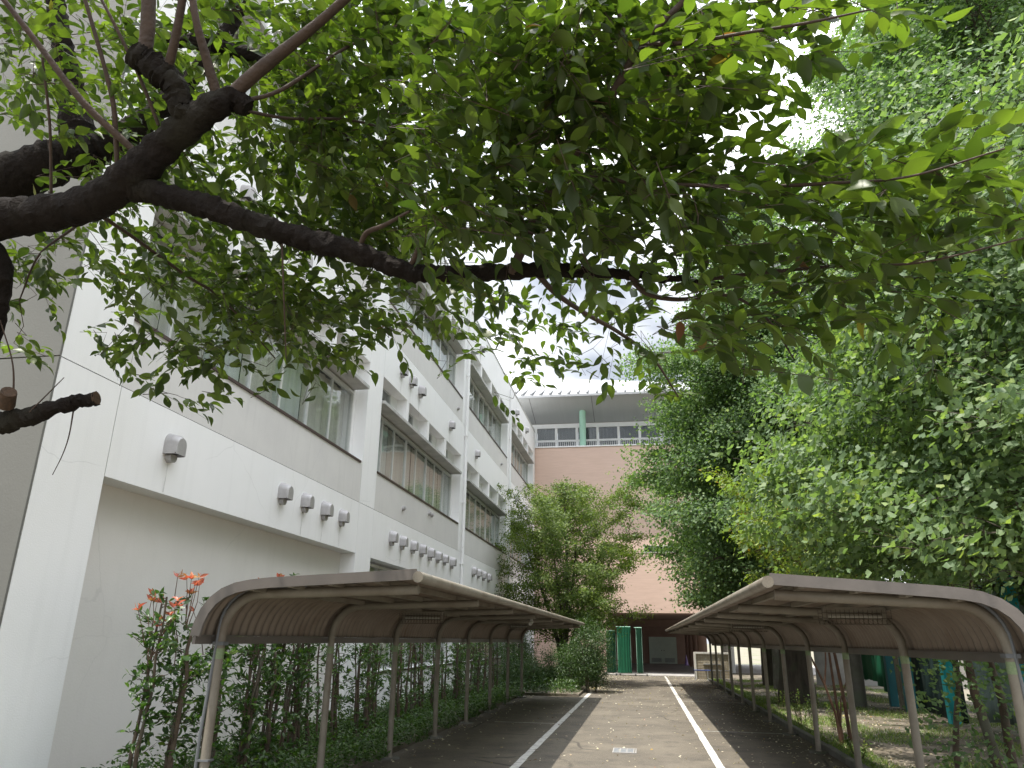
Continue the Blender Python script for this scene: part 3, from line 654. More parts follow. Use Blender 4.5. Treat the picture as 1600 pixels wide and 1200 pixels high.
def cage_light(root, x, y, z, L=.55):
    m = MB(); m.box(x-L/2, x+L/2, y-.05, y+.05, z+.06, z+.10); m.box(x-L/2, x-L/2+.03, y-.04, y+.04, z-.01, z+.06); m.box(x+L/2-.03, x+L/2, y-.04, y+.04, z-.01, z+.06)
    lf = m.build("light_fixture", "shelter_steel", root)
    m = MB(); m.tube([(x-L/2+.03, y-.02, z+.02), (x+L/2-.03, y-.02, z+.02)], .014, 8); m.tube([(x-L/2+.03, y+.025, z+.02), (x+L/2-.03, y+.025, z+.02)], .014, 8)
    c = m.build("lamp_tube", "lamp_white", root, smooth=True); c.parent = lf; o_loc(c, root)
    m = MB(); r = .0028
    n_ = 15
    for i in range(n_+1):
        xx = x-L/2-.03+(L+.06)*i/n_; m.tube([(xx, y-.09, z+.08), (xx, y-.085, z-.02), (xx, y-.05, z-.05), (xx, y+.05, z-.05), (xx, y+.085, z-.02), (xx, y+.09, z+.08)], r, 4)
    for yy, zz in ((-.09, .05), (-.088, .0), (-.05, -.05), (0, -.05), (.05, -.05), (.088, 0), (.09, .05)): m.tube([(x-L/2-.03, y+yy, z+zz), (x+L/2+.03, y+yy, z+zz)], r, 4)
    c = m.build("wire_cage", "wire_rust", root); c.parent = lf; o_loc(c, root)
LP = [6.3+2.44*i for i in range(8)]
left_sh = shelter(+1, -3.69, -1.80, 2.105, 1.60, 6.02, 23.75, LP, "brown arched bicycle shelter left of the lane, backed by the bare-stemmed hedge", -1)
RP = [6.3+2.4*i for i in range(12)]
right_sh = shelter(-1, 2.745, .965, 2.075, 1.55, 6.08, 33.1, RP, "brown arched bicycle shelter right of the lane, under the ginkgo trees", 1)
cage_light(left_sh, -2.93, 10.2, 1.84); cage_light(left_sh, -2.55, 16.2, 1.84, .4)
cage_light(right_sh, 1.98, 7.83, 1.83); cage_light(right_sh, 1.75, 13.7, 1.83); cage_light(right_sh, 1.9, 23.3, 1.83)
m = MB(); m.tube([(-1.92, 13.55, 1.90), (-1.92, 13.38, 1.86)], .03, 12); m.box(-1.94, -1.90, 13.5, 13.54, 1.9, 1.95); m.build("camera_unit", "lamp_white", left_sh, smooth=True)

# ------------------------------------------------------------------ small things at the far end
def net_trolley(x0, x1, y, h, label, matn, seed):
    R = random.Random(seed)
    root = empty("ball_net_trolley", ((x0+x1)/2, y, 0), label, "sports net", "rolled green ball nets on wheeled bases")
    m = MB(); n_ = 14; xc = (x0+x1)/2; rx = (x1-x0)/2
    for ring in range(10):
        z = .12+(h-.12)*ring/9; k_ = 1-.10*math.sin(math.pi*ring/9)+.03*R.random()
        for i in range(n_*2):
            a = math.pi*i/n_; rr = 1+(.10 if i % 2 else -.08); m.v.append((xc+rx*k_*rr*math.cos(a), y+.16*k_*rr*math.sin(a), z+R.uniform(-.01, .01)))
    N_ = n_*2
    for ring in range(9):
        for i in range(N_): m.f.append((ring*N_+i, ring*N_+(i+1) % N_, (ring+1)*N_+(i+1) % N_, (ring+1)*N_+i)); m.mi.append(0)
    m.f.append(tuple(9*N_+i for i in range(N_))); m.mi.append(0)
    m.build("net", matn, root)
    m = MB(); m.tube([(x0, y, .1), (x0, y, h+.02)], .018, 8); m.tube([(x1, y, .1), (x1, y, h+.02)], .018, 8); m.tube([(x0-.1, y, h+.02), (x1+.02, y, h+.02)], .018, 8)
    m.build("frame", "mint_paint", root)
    m = MB(); m.box(x0-.15, x1+.25, y-.03, y+.03, .07, .11)
    for xx in (x0-.1, x1+.2): m.box(xx-.03, xx+.03, y-.45, y+.45, .07, .11)
    m.build("base", "steel_bar", root)
    for xx in (x0-.1, x1+.2):
        for yy in (-.42, .42):
            w_ = MB(); w_.tube([(xx-.02, y+yy, .04), (xx+.02, y+yy, .04)], .04, 10); w_.build("wheel", "dark_metal", root)
net_trolley(-1.86, -1.42, 40.35, 2.08, "widest dark green rolled net, beside the evergreen shrub", "net_dark", 1)
net_trolley(-1.30, -.66, 40.1, 2.27, "bright green rolled ball net, middle of the three nets", "net_green", 2)
net_trolley(-.36, -.10, 40.3, 2.24, "narrow dark green rolled net, nearest the double door", "net_dark", 3)
cn = empty("traffic_cone", (2.98, 58.5, 0), "pale purple cone standing beside the brown passage columns", "cone")
m = MB(); m.lathe((2.98, 58.5, .03), [(.15, 0), (.13, .05), (.03, .66), (.025, .68)], 16); m.build("body", "purple_plastic", cn, smooth=True)
m = MB(); m.box(2.78, 3.18, 58.3, 58.7, .012, .04); m.build("base", "purple_plastic", cn)
ws = empty("wash_stand", (3.1, 38.2, 0), "tiled outdoor wash stand with an off-white surround beyond the right shelter", "wash stand")
m = MB(); m.box(2.30, 2.38, 38.0, 38.5, 0, 1.16); m.box(3.86, 3.95, 38.0, 38.5, 0, 1.16); m.box(2.38, 3.86, 38.0, 38.5, 1.08, 1.16); m.build("surround", "off_white", ws)
m = MB(); m.box(2.38, 3.86, 38.06, 38.5, 0, 1.08); m.build("tiled_body", "beige_tile", ws)
m = MB()
for i in range(1, 12): m.box(2.38+i*.123, 2.384+i*.123, 38.055, 38.06, 0, 1.08)
for i in range(1, 9): m.box(2.38, 3.86, 38.054, 38.059, i*.12, i*.12+.005)
m.build("grout", "off_white", ws)
m = MB(); m.box(2.7, 3.5, 37.9, 38.06, .62, .66)
for xx in (2.8, 3.1, 3.4): m.tube([(xx, 38.0, .9), (xx, 37.93, .9), (xx, 37.93, .85)], .012, 6)
m.build("tap_rail", "steel_bar", ws)
br = empty("barrier_rail", (2.8, 36.4, 0), "low barrier rail with a blue bar in front of the tiled wash stand", "barrier")
m = MB(); m.tube([(2.15, 36.4, .42), (2.95, 36.4, .42)], .022, 8); m.build("blue_bar", "blue_paint", br, smooth=True)
m = MB(); m.tube([(2.95, 36.4, .42), (3.75, 36.4, .42)], .022, 8); m.build("grey_bar", "steel_bar", br, smooth=True)
for xx in (2.2, 2.75, 3.3, 3.7):
    m = MB(); m.tube([(xx, 36.4, 0), (xx, 36.4, .42)], .02, 8); m.box(xx-.03, xx+.03, 36.2, 36.6, 0, .02); m.build("leg", "steel_bar", br, smooth=True)
# frame with nets at the right
nf = empty("net_rack", (6.5, 21, 0), "tall frame of cyan and teal posts hung with dark green sheets behind right shelter", "net rack")
for (xx, yy, mt, r) in ((6.42, 21.2, "teal_paint", .11), (6.6, 23.2, "teal_paint", .10), (6.45, 18.6, "cyan_paint", .10), (6.7, 22.5, "shelter_steel", .13), (6.6, 15.4, "cyan_paint", .10)):
    m = MB(); m.box(xx-r, xx+r, yy-r, yy+r, 0, 2.9); m.build("post", mt, nf)
m = MB(); m.box(6.4, 6.6, 15.3, 23.3, 2.9, 3.0); m.build("top_beam", "teal_paint", nf)
def sheet(y0, y1, z0, z1, x, mt, name, parent, amp=.05, seed=0, x1=None):
    m = MB(); n_ = 60; R = random.Random(seed); ph = R.random()*6; x1 = x if x1 is None else x1
    for j in range(7):
        z = z0+(z1-z0)*j/6
        for i in range(n_+1):
            t = i/n_; m.v.append((x+(x1-x)*t+amp*(math.sin(ph+t*37)+.5*math.sin(t*83))*(1-.6*j/6), y0+(y1-y0)*t, z-(.12*math.sin(math.pi*t*2) if j == 0 else 0)))
    for j in range(6):
        for i in range(n_): a = j*(n_+1)+i; m.f.append((a, a+1, a+n_+2, a+n_+1)); m.mi.append(0)
    o = m.build(name, mt, parent, smooth=True); s = o.modifiers.new("thick", 'SOLIDIFY'); s.thickness = .01; return o
sheet(18.75, 22.3, .02, 2.85, 6.75, "dark_sheet", "dark_sheet", nf, .04, 1)
sheet(14.0, 18.5, .05, 2.85, 6.95, "pale_sheet", "pale_sheet", nf, .05, 3)
nc = MB()
netc = sheet(24.2, 33.0, .28, 3.0, 7.3, "net_green", "net_curtain", None, .10, 5, 8.4)
tag(netc, "hanging bright green mesh net curtain behind the right shelter", "net curtain")
m = MB(); m.box(6.9, 14, 34.2, 34.3, 0, 2.4); wpl = m.build("site_wall", "concrete"); tag(wpl, "pale wall glimpsed between the trunks beyond the right shelter", "wall")
# far buildings/trees beyond the field are handled with the trees

# ------------------------------------------------------------------ cherry tree
def in_view(P, mx=250):
    x, y, c = pix(P); return (c > .5) & (x > -mx) & (x < 1600+mx) & (y > -mx) & (y < 1200+mx)
ch = empty("cherry_tree", (-4.3, 2.4, 0), "old cherry tree whose dark limb and leafy boughs hang over the near foreground", "tree")
class Skel:
    def __init__(s): s.p = []; s.par = []; s.r = []
    def add(s, p, par, r=None): s.p.append(np.asarray(p, float)); s.par.append(par); s.r.append(r); return len(s.p)-1
wood = MB(); young = MB(); skel_pts = []
def spline(ctrl, n_=6):
    """Catmull-Rom through (point, radius)"""
    P = [np.append(p, r) for p, r in ctrl]; P = [2*P[0]-P[1]]+P+[2*P[-1]-P[-2]]; out = []
    for i in range(1, len(P)-2):
        for k_ in range(n_):
            t = k_/n_; a, b, c, d = P[i-1:i+3]
            out.append(.5*((2*b)+(-a+c)*t+(2*a-5*b+4*c-d)*t*t+(-a+3*b-3*c+d)*t**3))
    out.append(P[-2]); return [o[:3] for o in out], [max(.002, o[3]) for o in out]
def limb(ctrl, mb, n_=8, sides=10, rough=.06):
    pts, rad = spline([(at(x, y, d), r) for x, y, d, r in ctrl], n_*(2 if mb is wood else 1))
    rad = [r*(1+random.gauss(0, rough)) for r in rad]
    mb.tube(pts, rad, sides); skel_pts.extend(pts); return pts
B0 = [np.array([-4.45, 2.2, -.1]), np.array([-4.4, 2.25, 1.2]), np.array([-4.25, 2.35, 2.3])]
pts, rad = spline([(B0[0], .30), (B0[1], .25), (B0[2], .24), (at(-160, 430, 3.9), .19), (at(-30, 352, 3.85), .11), (at(60, 335, 3.8), .092), (at(140, 318, 3.7), .088), (at(205, 275, 3.6), .086), (at(262, 222, 3.6), .078), (at(318, 178, 3.5), .067), (at(362, 155, 3.5), .056), (at(388, 170, 3.5), .038)], 8)
wood.tube(pts, [r*(1+random.gauss(0, .035)) for r in rad], 16); skel_pts.extend(pts)
limb([(190, 292, 3.62, .066), (240, 300, 3.6, .058), (330, 325, 3.55, .055), (400, 350, 3.5, .053), (480, 374, 3.48, .052), (560, 396, 3.45, .050), (640, 424, 3.4, .042), (720, 428, 3.36, .039), (850, 421, 3.3, .035), (930, 427, 3.3, .026), (1000, 431, 3.25, .017), (1060, 436, 3.2, .010), (1150, 447, 3.1, .005)], wood, 8, 14, .035)
limb([(-220, 520, 4.9, .20), (-60, 330, 4.8, .17), (60, 262, 4.8, .15), (150, 235, 4.9, .11), (225, 190, 5, .08), (300, 120, 5.1, .06), (360, 40, 5.2, .05), (400, -60, 5.3, .04)], wood, 8, 14)
limb([(125, 225, 4.9, .11), (112, 150, 5, .09), (100, 90, 5, .07), (88, 10, 5.1, .06), (70, -80, 5.2, .05)], wood, 6, 12)
limb([(-60, 380, 3.9, .10), (-10, 420, 3.85, .085), (-30, 560, 3.8, .07), (-60, 650, 3.8, .06), (-20, 662, 3.8, .062), (40, 652, 3.75, .048), (95, 634, 3.7, .036), (150, 622, 3.7, .034)], wood, 8, 12, .05)
limb([(345, 160, 3.5, .05), (290, 175, 3.5, .055), (275, 135, 3.5, .06), (240, 105, 3.5, .062), (212, 85, 3.5, .06)], wood, 6, 12)
limb([(262, 60, 4.5, .05), (330, 70, 4.5, .045), (420, 100, 4.5, .04), (500, 172, 4.6, .033), (545, 225, 4.7, .025)], wood, 6, 10)
for c_ in [[(345, 165, 3.5, .030), (395, 118, 3.48, .032), (455, 70, 3.45, .027), (510, 25, 3.4, .022), (570, -30, 3.35, .02)],
           [(225, 90, 3.5, .034), (231, 40, 3.5, .033), (233, -40, 3.5, .03)], [(262, 110, 3.5, .022), (276, 50, 3.45, .019), (290, -30, 3.4, .017)],
           [(338, 145, 3.5, .026), (322, 90, 3.45, .021), (306, 30, 3.4, .017), (296, -40, 3.4, .015)],
           [(210, 236, 3.58, .018), (130, 160, 3.5, .016), (62, 72, 3.45, .014), (0, -8, 3.4, .012)],
           [(183, 255, 3.6, .012), (178, 170, 3.55, .012), (162, 100, 3.5, .010), (130, -10, 3.45, .009)],
           [(248, 196, 3.6, .009), (218, 120, 3.55, .009), (180, 40, 3.5, .008), (148, -20, 3.5, .007)],
           [(80, 325, 3.8, .008), (78, 200, 3.7, .007), (66, 90, 3.6, .006)],
           [(800, 425, 3.3, .022), (822, 375, 3.2, .021), (850, 312, 3.1, .020), (902, 235, 3.0, .018), (955, 150, 2.9, .017), (1003, 70, 2.85, .014), (1080, -10, 2.8, .012)],
           [(955, 150, 2.9, .012), (985, 100, 2.9, .010), (972, 40, 2.9, .009), (955, -20, 2.9, .008)],
           [(810, 220, 3.4, .014), (870, 180, 3.3, .012), (930, 150, 3.2, .010), (1000, 130, 3.1, .007)],
           [(560, 395, 3.45, .012), (572, 365, 3.4, .012), (600, 352, 3.3, .010), (640, 330, 3.2, .006)],
           [(640, 420, 3.4, .013), (655, 385, 3.35, .012), (662, 350, 3.3, .008)],
           [(840, 428, 3.3, .015), (868, 458, 3.4, .013), (915, 490, 3.6, .012), (968, 520, 3.8, .010), (1020, 560, 4.0, .007), (1060, 620, 4.1, .004)],
           [(985, 432, 3.25, .013), (1010, 458, 3.2, .012), (1060, 468, 3.2, .010), (1140, 462, 3.1, .007), (1200, 500, 3.0, .005), (1240, 560, 2.9, .003)],
           [(905, 275, 3.05, .010), (1000, 286, 2.9, .009), (1100, 290, 2.8, .008), (1200, 291, 2.7, .007), (1300, 286, 2.6, .006), (1420, 276, 2.5, .004), (1570, 232, 2.4, .003)],
           [(1100, 437, 3.2, .010), (1200, 425, 3.0, .008), (1320, 415, 2.8, .006), (1440, 410, 2.6, .004), (1600, 372, 2.5, .003)],
           [(1003, 70, 2.85, .010), (1080, 66, 2.7, .008), (1160, 52, 2.6, .006), (1260, 36, 2.5, .005), (1360, 15, 2.45, .003)],
           [(370, 160, 3.5, .010), (440, 140, 3.6, .010), (540, 75, 3.7, .008), (620, 40, 3.8, .006)],
           [(380, 172, 3.5, .008), (450, 185, 3.7, .008), (560, 190, 3.9, .007), (680, 235, 4.1, .006), (760, 300, 4.2, .005)],
           [(130, 320, 3.7, .012), (200, 365, 4.0, .010), (290, 430, 4.3, .009), (350, 470, 4.5, .007), (430, 560, 4.7, .004)],
           [(150, 330, 3.8, .010), (110, 360, 4.0, .008), (60, 400, 4.2, .006), (30, 470, 4.3, .004)],
           [(440, 365, 3.5, .006), (443, 450, 3.5, .004), (447, 560, 3.6, .003)],
           [(115, 640, 3.7, .004), (108, 680, 3.7, .003), (98, 710, 3.7, .0025), (82, 742, 3.7, .0015)],
           [(20, 640, 3.8, .006), (20, 570, 3.8, .004), (0, 500, 3.8, .003)], [(40, 650, 3.7, .004), (70, 620, 3.7, .003), (100, 590, 3.65, .002)]]:
    limb(c_, young, 6, 12, .025)
# density of foliage, 50 px cells of the photograph, nine = closed
DEN = """666677777999999999999997886741..
777777777999999999999988863.....
7777777779999999999999952.......
666666666999999999999962........
44447777799999999999995212334566
33377777799999999999998588777777
44447777779999999999999988888855
55556666699999997777798888888766
55376888855566655588777777771211
44134689998777755463766666421531
32135788888664455557247666675200
11135543454211114621123565323500
...2133.1......2....22..........
................................""".split("\n")
sprays = []
def spray_d(x, y):
    if y > 470 and 700 < x < 890: return random.uniform(4.6, 6.2)
    if x < 650:
        return random.uniform(4.0, 5.6) if y > 300 else random.choice([random.uniform(3.6, 4.6), random.uniform(4.6, 7)])
    if y > 470 and x < 1080: return random.uniform(3.8, 5.2)
    if x > 1050: return random.uniform(2.5, 3.3)
    return random.choice([random.uniform(2.7, 3.4), random.uniform(3.4, 5.4)])
for j, row in enumerate(DEN):
    for i, c_ in enumerate(row.ljust(32, '.')):
        c_ = 0 if c_ == '.' else int(c_)
        cov = [0, .12, .22, .32, .42, .54, .66, .78, .89, .97][c_]; lam = -math.log(1-cov)
        need = lam*2500
        if c_ == 9: need *= 1.15
        if j >= 8 and i < 22: need *= 1.12
        while need > 0:
            x, y = i*50+random.random()*50, j*50+random.random()*50
            d = spray_d(x, y); a = .0142*(FPX/d)**2
            if need < a and random.random() > need/a: break
            need -= a; sprays.append((at(x, y, d), min(1.0, d/3.2)))
for _ in range(900):       # the rest of the crown: above, behind and to the left of the frame
    x, y = random.uniform(-900, 1500), random.uniform(-1500, -20); d = random.uniform(3.2, 6.5)
    if x > 900 and y < -500: continue
    sprays.append((at(x, y, d), 1))
P0 = np.array(skel_pts); nodes = [p for p in P0]
spr = sorted(sprays, key=lambda s: float(np.min(np.linalg.norm(P0-s[0], axis=1))))
arr = np.zeros((60000, 3)); nn = len(nodes); arr[:nn] = P0
LP_, LD_, LN_, LL_ = [], [], [], []
twig = MB()
for p, sc in spr:
    d = np.linalg.norm(arr[:nn]-p, axis=1)+.35*np.maximum(0, arr[:nn, 2]-p[2]-.0)*.3
    k_ = int(np.argmin(d)); q = arr[k_].copy(); L = np.linalg.norm(p-q)
    if L < .05: q = q+np.array([-.1, 0, -.02]); L = .12
    dirn = (p-q)/L
    m_ = max(2, int(L/.16)); pts = []
    side = rng.normal(size=3)*.06*L
    for i in range(m_+1):
        t = i/m_; pts.append(q+(p-q)*t+side*math.sin(math.pi*t)+np.array([0, 0, .05*L*math.sin(math.pi*t)]))
    # the leafy end
    dl = norm(dirn*.7+(np.array([.45, .15, -.05]) if p[0] < .2 else np.array([1.0, .1, -.02]))+rng.normal(size=3)*.38); TL = random.uniform(.24, .42)
    p = p-dl*TL*.55+np.array([0, 0, .03]); pts[-1] = p
    for i in range(1, 4): pts.append(p+dl*TL*i/3+np.array([0, 0, -.03*(i/3)**2]))
    tw0 = .0022+.0012*min(L, 2); twig.tube(pts, [tw0*(1-.75*i/(len(pts)-1)) for i in range(len(pts))], 4 if tw0 > .003 else 3, cap=False)
    for i in range(1, len(pts), 2):
        if nn < 59990: arr[nn] = pts[i]; nn += 1
    nl = random.randint(9, 13)
    for i in range(nl):
        t = (i+.5)/nl; base = p+dl*TL*t
        if i == 0 and L > .4 and random.random() < .5: base = pts[len(pts)//2]
        s_ = 1 if i % 2 else -1
        hs = norm(np.cross(dl, [0, 0, 1.])+1e-4)
        ld = norm(dl*(.55+.5*t)+hs*s_*(.95-.5*t)+np.array([0, 0, random.uniform(-.50, .08)])+rng.normal(size=3)*.24)
        nv = norm(np.array([0, 0, 1.])+rng.normal(size=3)*.42)
        LP_.append(base+ld*.014); LD_.append(ld); LN_.append(nv); LL_.append(random.uniform(.058, .108)*(1.15 if p[0] > .6 else 1))
V_ = np.array(wood.v); wood.v = [tuple(q) for q in V_+rng.normal(size=V_.shape)*.0036+.006*np.sin(V_[:, [1, 2, 0]]*47+V_[:, [2, 0, 1]]*31)*np.sin(V_*29)]
wood.build("trunk", "cherry_bark", ch, smooth=True)
young.build("branch", "young_bark", ch, smooth=True)
twig.build("twig", "young_bark", ch)
cut = MB(); e1 = at(150, 622, 3.7); e0 = at(143, 623.5, 3.7); dd_ = norm(e1-e0); cut.tube([e1-dd_*.005, e1+dd_*.006], .0335, 14)
cut.build("cut_stub", "cut_wood", ch, smooth=True); cut = MB(); cut.tube([at(8, 632, 3.72), at(14, 612, 3.68)], [.045, .036], 12)
cut.build("cut_stub", "cut_wood", ch, smooth=True)
cr = leaves("crown", T_CHERRY, np.array(LP_), np.array(LD_), np.array(LN_), LL_, "cherry_leaf", ch)
cr.data.polygons.foreach_set("use_smooth", [True]*len(cr.data.polygons))
print("cherry leaves", len(LP_), "sprays", len(spr))

# ------------------------------------------------------------------ ginkgo and other trees
def tree(name, label, cat, base, H, rfun, tr, nlimb, leaf_n, leaf_len, lmat, bmat, tpl, zlo, seed, up=.28, clump=.13, group=None, lat=.30, droop=.10, flat=.5, nlat=4, keep_out=.12, inner=.35, csz=34, crad=.20):
    """trunk, curved limbs with laterals, and leaves clustered along the laterals"""
    R = random.Random(seed); g2 = np.random.default_rng(seed)
    bx_, by_ = base
    root = empty(name, (bx_, by_, 0), label, cat, group)
    t = MB(); n_ = 9; lean = (R.uniform(-.3, .3), R.uniform(-.3, .3))
    axis = lambda z: np.array([bx_+lean[0]*(max(z, 0)/H)**1.5+.06*math.sin(z*.8+seed), by_+lean[1]*(max(z, 0)/H)**1.5, z])
    zz = np.linspace(-.05, H*.97, 16); rr = [tr*(1.28 if z < .1 else 1)*max(.05, (1-z/H)**.8) for z in zz]
    t.tube([axis(z) for z in zz], rr, 16)
    t.build("trunk", bmat, root, smooth=True)
    b = MB(); SP, SW = [], []
    for i in range(nlimb):
        f = (i+R.random())/nlimb; z0 = zlo+(H*.95-zlo)*f**1.1; az = i*2.39996+R.uniform(-.5, .5)
        u_ = up*(1+1.2*f)
        L = rfun(min(z0+.3, H*.99), az)*R.uniform(.8, 1.12)
        if L < .2: continue
        o = axis(z0); dr = np.array([math.cos(az), math.sin(az), u_]); pts = []
        for k_ in range(7):
            s = k_/6; pts.append(o+dr*L*s+np.array([0, 0, -droop*L*s*s*2])+g2.normal(size=3)*.035*L*s)
        r_ = max(.010, tr*.13*(1-z0/H)**.5*min(1, L/2))
        b.tube(pts, [r_*(1-.85*k_/6) for k_ in range(7)], 6, cap=False)
        P = np.array(pts)
        for k_ in range(1, 6):
            for s_ in range(nlat):
                lt = k_+R.random(); lt = min(lt, 5.99); a = P[int(lt)]+(P[int(lt)+1]-P[int(lt)])*(lt % 1)
                ang = az+R.choice([-1, 1])*R.uniform(.4, 1.4); LL = L*lat*R.uniform(.5, 1.15)*(1.15-.5*lt/6)
                e = a+np.array([math.cos(ang), math.sin(ang), R.uniform(-.25, .55)])*LL
                b.tube([a, (a+e)/2+np.array([0, 0, .04*LL]), e], [r_*.35, r_*.25, .004], 4, cap=False)
                SP.append((a, e)); SW.append(LL*(inner+lt/6))
        SP.append((P[4], P[6]+(P[6]-P[5])*R.uniform(0, .8))); SW.append(L*.45)
    b.build("limb", bmat, root, smooth=True)
    SW = np.array(SW); SW /= SW.sum(); A = np.array([s[0] for s in SP]); E = np.array([s[1] for s in SP])
    nc_ = leaf_n//csz; idx = g2.choice(len(SP), nc_, p=SW); tt = g2.random(nc_)**.8
    C = A[idx]+(E[idx]-A[idx])*tt[:, None]+g2.normal(size=(nc_, 3))*clump*np.array([1, 1, flat])
    C = np.repeat(C, csz, axis=0)+g2.normal(size=(nc_*csz, 3))*np.repeat(g2.uniform(.6, 1.3, nc_), csz)[:, None]*crad*np.array([1, 1, .55])
    vis = in_view(C, 120); keep = vis | (g2.random(len(C)) < keep_out); C = C[keep]
    C = C[C[:, 2] > .25]
    C = C[~((C[:, 0] > .8) & (C[:, 0] < 2.85) & (C[:, 2] < 2.2) & (C[:, 1] > 5.9) & (C[:, 1] < 33.3))]      # nothing grows through the shelter
    out = C-np.array([bx_, by_, 0]); out[:, 2] = 0; out = norm(out)
    D = norm(out*.55+g2.normal(size=C.shape)*.75+np.array([0, 0, -.35])); N = norm(np.array([0, 0, .65])+out*.9+g2.normal(size=C.shape)*.42)
    LL = leaf_len*g2.uniform(.75, 1.2, len(C))
    # per-leaf tone varies a little from clump to clump
    leaves("crown", tpl, C, D, N, LL, lmat, root, rnd=np.clip(g2.random(len(C))*.999, 0, 1))
    return root
def prof_r(pts):
    xs_, rs_ = zip(*pts)
    def f(z, az=0): return float(np.interp(z, xs_, rs_))*(1+.16*math.sin(az*3+z*1.7)+.10*math.sin(az*5-z*2.9))
    return f
GK = "tall ginkgo trees standing right of the lane"
tree("ginkgo_tree", "nearest ginkgo, broad pale fan leaves spilling over the near end of the right shelter", "tree", (4.5, 9.7), 8.4, prof_r([(2.2, 1.9), (2.8, 2.8), (3.5, 2.8), (5, 2.4), (6.8, 1.6), (8.4, .3)]), .13, 80, 56000, .094, "ginkgo_fresh", "ginkgo_bark", T_GINKGO, 2.45, 11, .22, .11, GK, .30, .12, .45, 4, .12, .35, 70, .27)
tree("ginkgo_tree", "ginkgo at the extreme right edge, its largest fan leaves hanging beside the nearest post", "tree", (5.5, 7.7), 9.0, prof_r([(2.2, 2.4), (3, 3.1), (4.5, 3.0), (6, 2.2), (9, .3)]), .14, 70, 26000, .098, "ginkgo_fresh", "ginkgo_bark", T_GINKGO, 2.2, 18, .22, .10, GK, .30, .14, .5, 4, .0, .35, 45, .24)
tree("ginkgo_tree", "towering ginkgo rising out of the top right of the photo", "tree", (7.7, 14.2), 21, prof_r([(2.2, 2.5), (4, 3.8), (8, 4.2), (11, 4.0), (13, 3.2), (16, 2.2), (21, .4)]), .34, 170, 250000, .092, "ginkgo_leaf", "ginkgo_bark", T_GINKGO, 2.4, 12, .25, .17, GK, .28, .12, .5, 4, .12, .35, 95, .34)
tree("ginkgo_tree", "ginkgo with the stout dark trunk seen between the right shelter's posts", "tree", (4.16, 23.6), 17, prof_r([(2.6, 2.2), (4.5, 3.3), (8, 3.4), (11, 2.7), (14, 1.6), (17, .3)]), .44, 150, 220000, .09, "ginkgo_leaf", "ginkgo_bark", T_FAN, 2.8, 13, .25, .17, GK, .28, .12, .5, 4, .12, .35, 95, .34)
tree("ginkgo_tree", "farthest dense ginkgo, its crown overhanging the lane before the terracotta wall", "tree", (4.85, 32.5), 15.2, prof_r([(2.6, 2.3), (4.5, 3.0), (6, 3.2), (7.5, 3.7), (9.5, 3.3), (11.5, 2.5), (13.3, 1.5), (15.2, .3)]), .32, 150, 220000, .10, "ginkgo_leaf", "ginkgo_bark", T_FAN, 2.7, 14, .25, .18, GK, .28, .10, .5, 4, .12, .35, 95, .34)
tree("ginkgo_tree", "ginkgo behind the others at the right edge of the photo", "tree", (10.8, 20.5), 22, prof_r([(2.5, 3), (5, 4.4), (11, 4.6), (17, 3), (22, .4)]), .36, 120, 110000, .11, "ginkgo_leaf", "ginkgo_bark", T_FAN, 2.5, 15, .25, .2, GK, .28, .12)
tree("sapling_tree", "young yellow-green tree with reddish stems pushing up behind the right shelter", "tree", (3.25, 14.5), 4.6, prof_r([(1.8, .5), (2.4, 1.3), (3.2, 1.4), (4.0, 1.0), (4.6, .3)]), .026, 34, 13000, .085, "sapling_leaf", "reddish_bark", T_DIAMOND, 1.7, 16, .75, .05, None, .35, .06, .8, 4, .12, .35, 9, .10)
tree("maple_tree", "spreading green maple in front of the terracotta wall, left of the lane", "tree", (-3.05, 31.2), 7.4, prof_r([(2.2, 2.6), (3.2, 3.1), (4.3, 3.0), (5.5, 2.4), (6.5, 1.5), (7.4, .7)]), .13, 80, 70000, .072, "maple_leaf", "maple_bark", T_FAN, 1.3, 17, .50, .06, None, .32, .05, .25, 5, .12, .35, 60, .19)
# background trees far right beyond the field
for i, (bx_, by_, hh) in enumerate(((16, 52, 12), (24, 60, 14), (33, 48, 12))):
    tree("field_tree", ["round green tree far beyond the field, behind the wash stand", "taller green tree at the back of the field", "green tree at the far right edge of the field"][i], "tree", (bx_, by_), hh, prof_r([(1, 3.5), (4, 4.8), (8, 4.2), (hh, .5)]), .3, 50, 16000, .22, "shrub_leaf", "maple_bark", T_DIAMOND, 1.2, 30+i, .3, .4, None, .3)

# extra stems next to the near ginkgo and thin reddish stems
def stem_plant(name, label, cat, stems, bm_, lmat=None, nleaf=0, ll=.06, tpl=T_DIAMOND, box=None, seed=1, group=None):
    g2 = np.random.default_rng(seed); root = empty(name, tuple(stems[0][0]), label, cat, group)
    for s in stems:
        m = MB(); m.tube([q[:3] for q in s], [q[3] for q in s], 8); m.build("stem", bm_, root, smooth=True)
    if nleaf:
        lo, hi = np.array(box[0]), np.array(box[1]); C = lo+(hi-lo)*g2.random((nleaf, 3))
        k_ = g2.integers(0, max(1, nleaf//9), nleaf); cc = lo+(hi-lo)*g2.random((max(1, nleaf//9), 3)); C = cc[k_]+g2.normal(size=(nleaf, 3))*ll*1.3
        D = norm(g2.normal(size=C.shape)+np.array([0, -.3, -.4])); N = norm(np.array([0, -.4, 1.])+g2.normal(size=C.shape)*.5)
        leaves("foliage", tpl, C, D, N, ll*g2.uniform(.7, 1.2, nleaf), lmat, root)
    return root
def fix(s): return [tuple(q) for q in s]
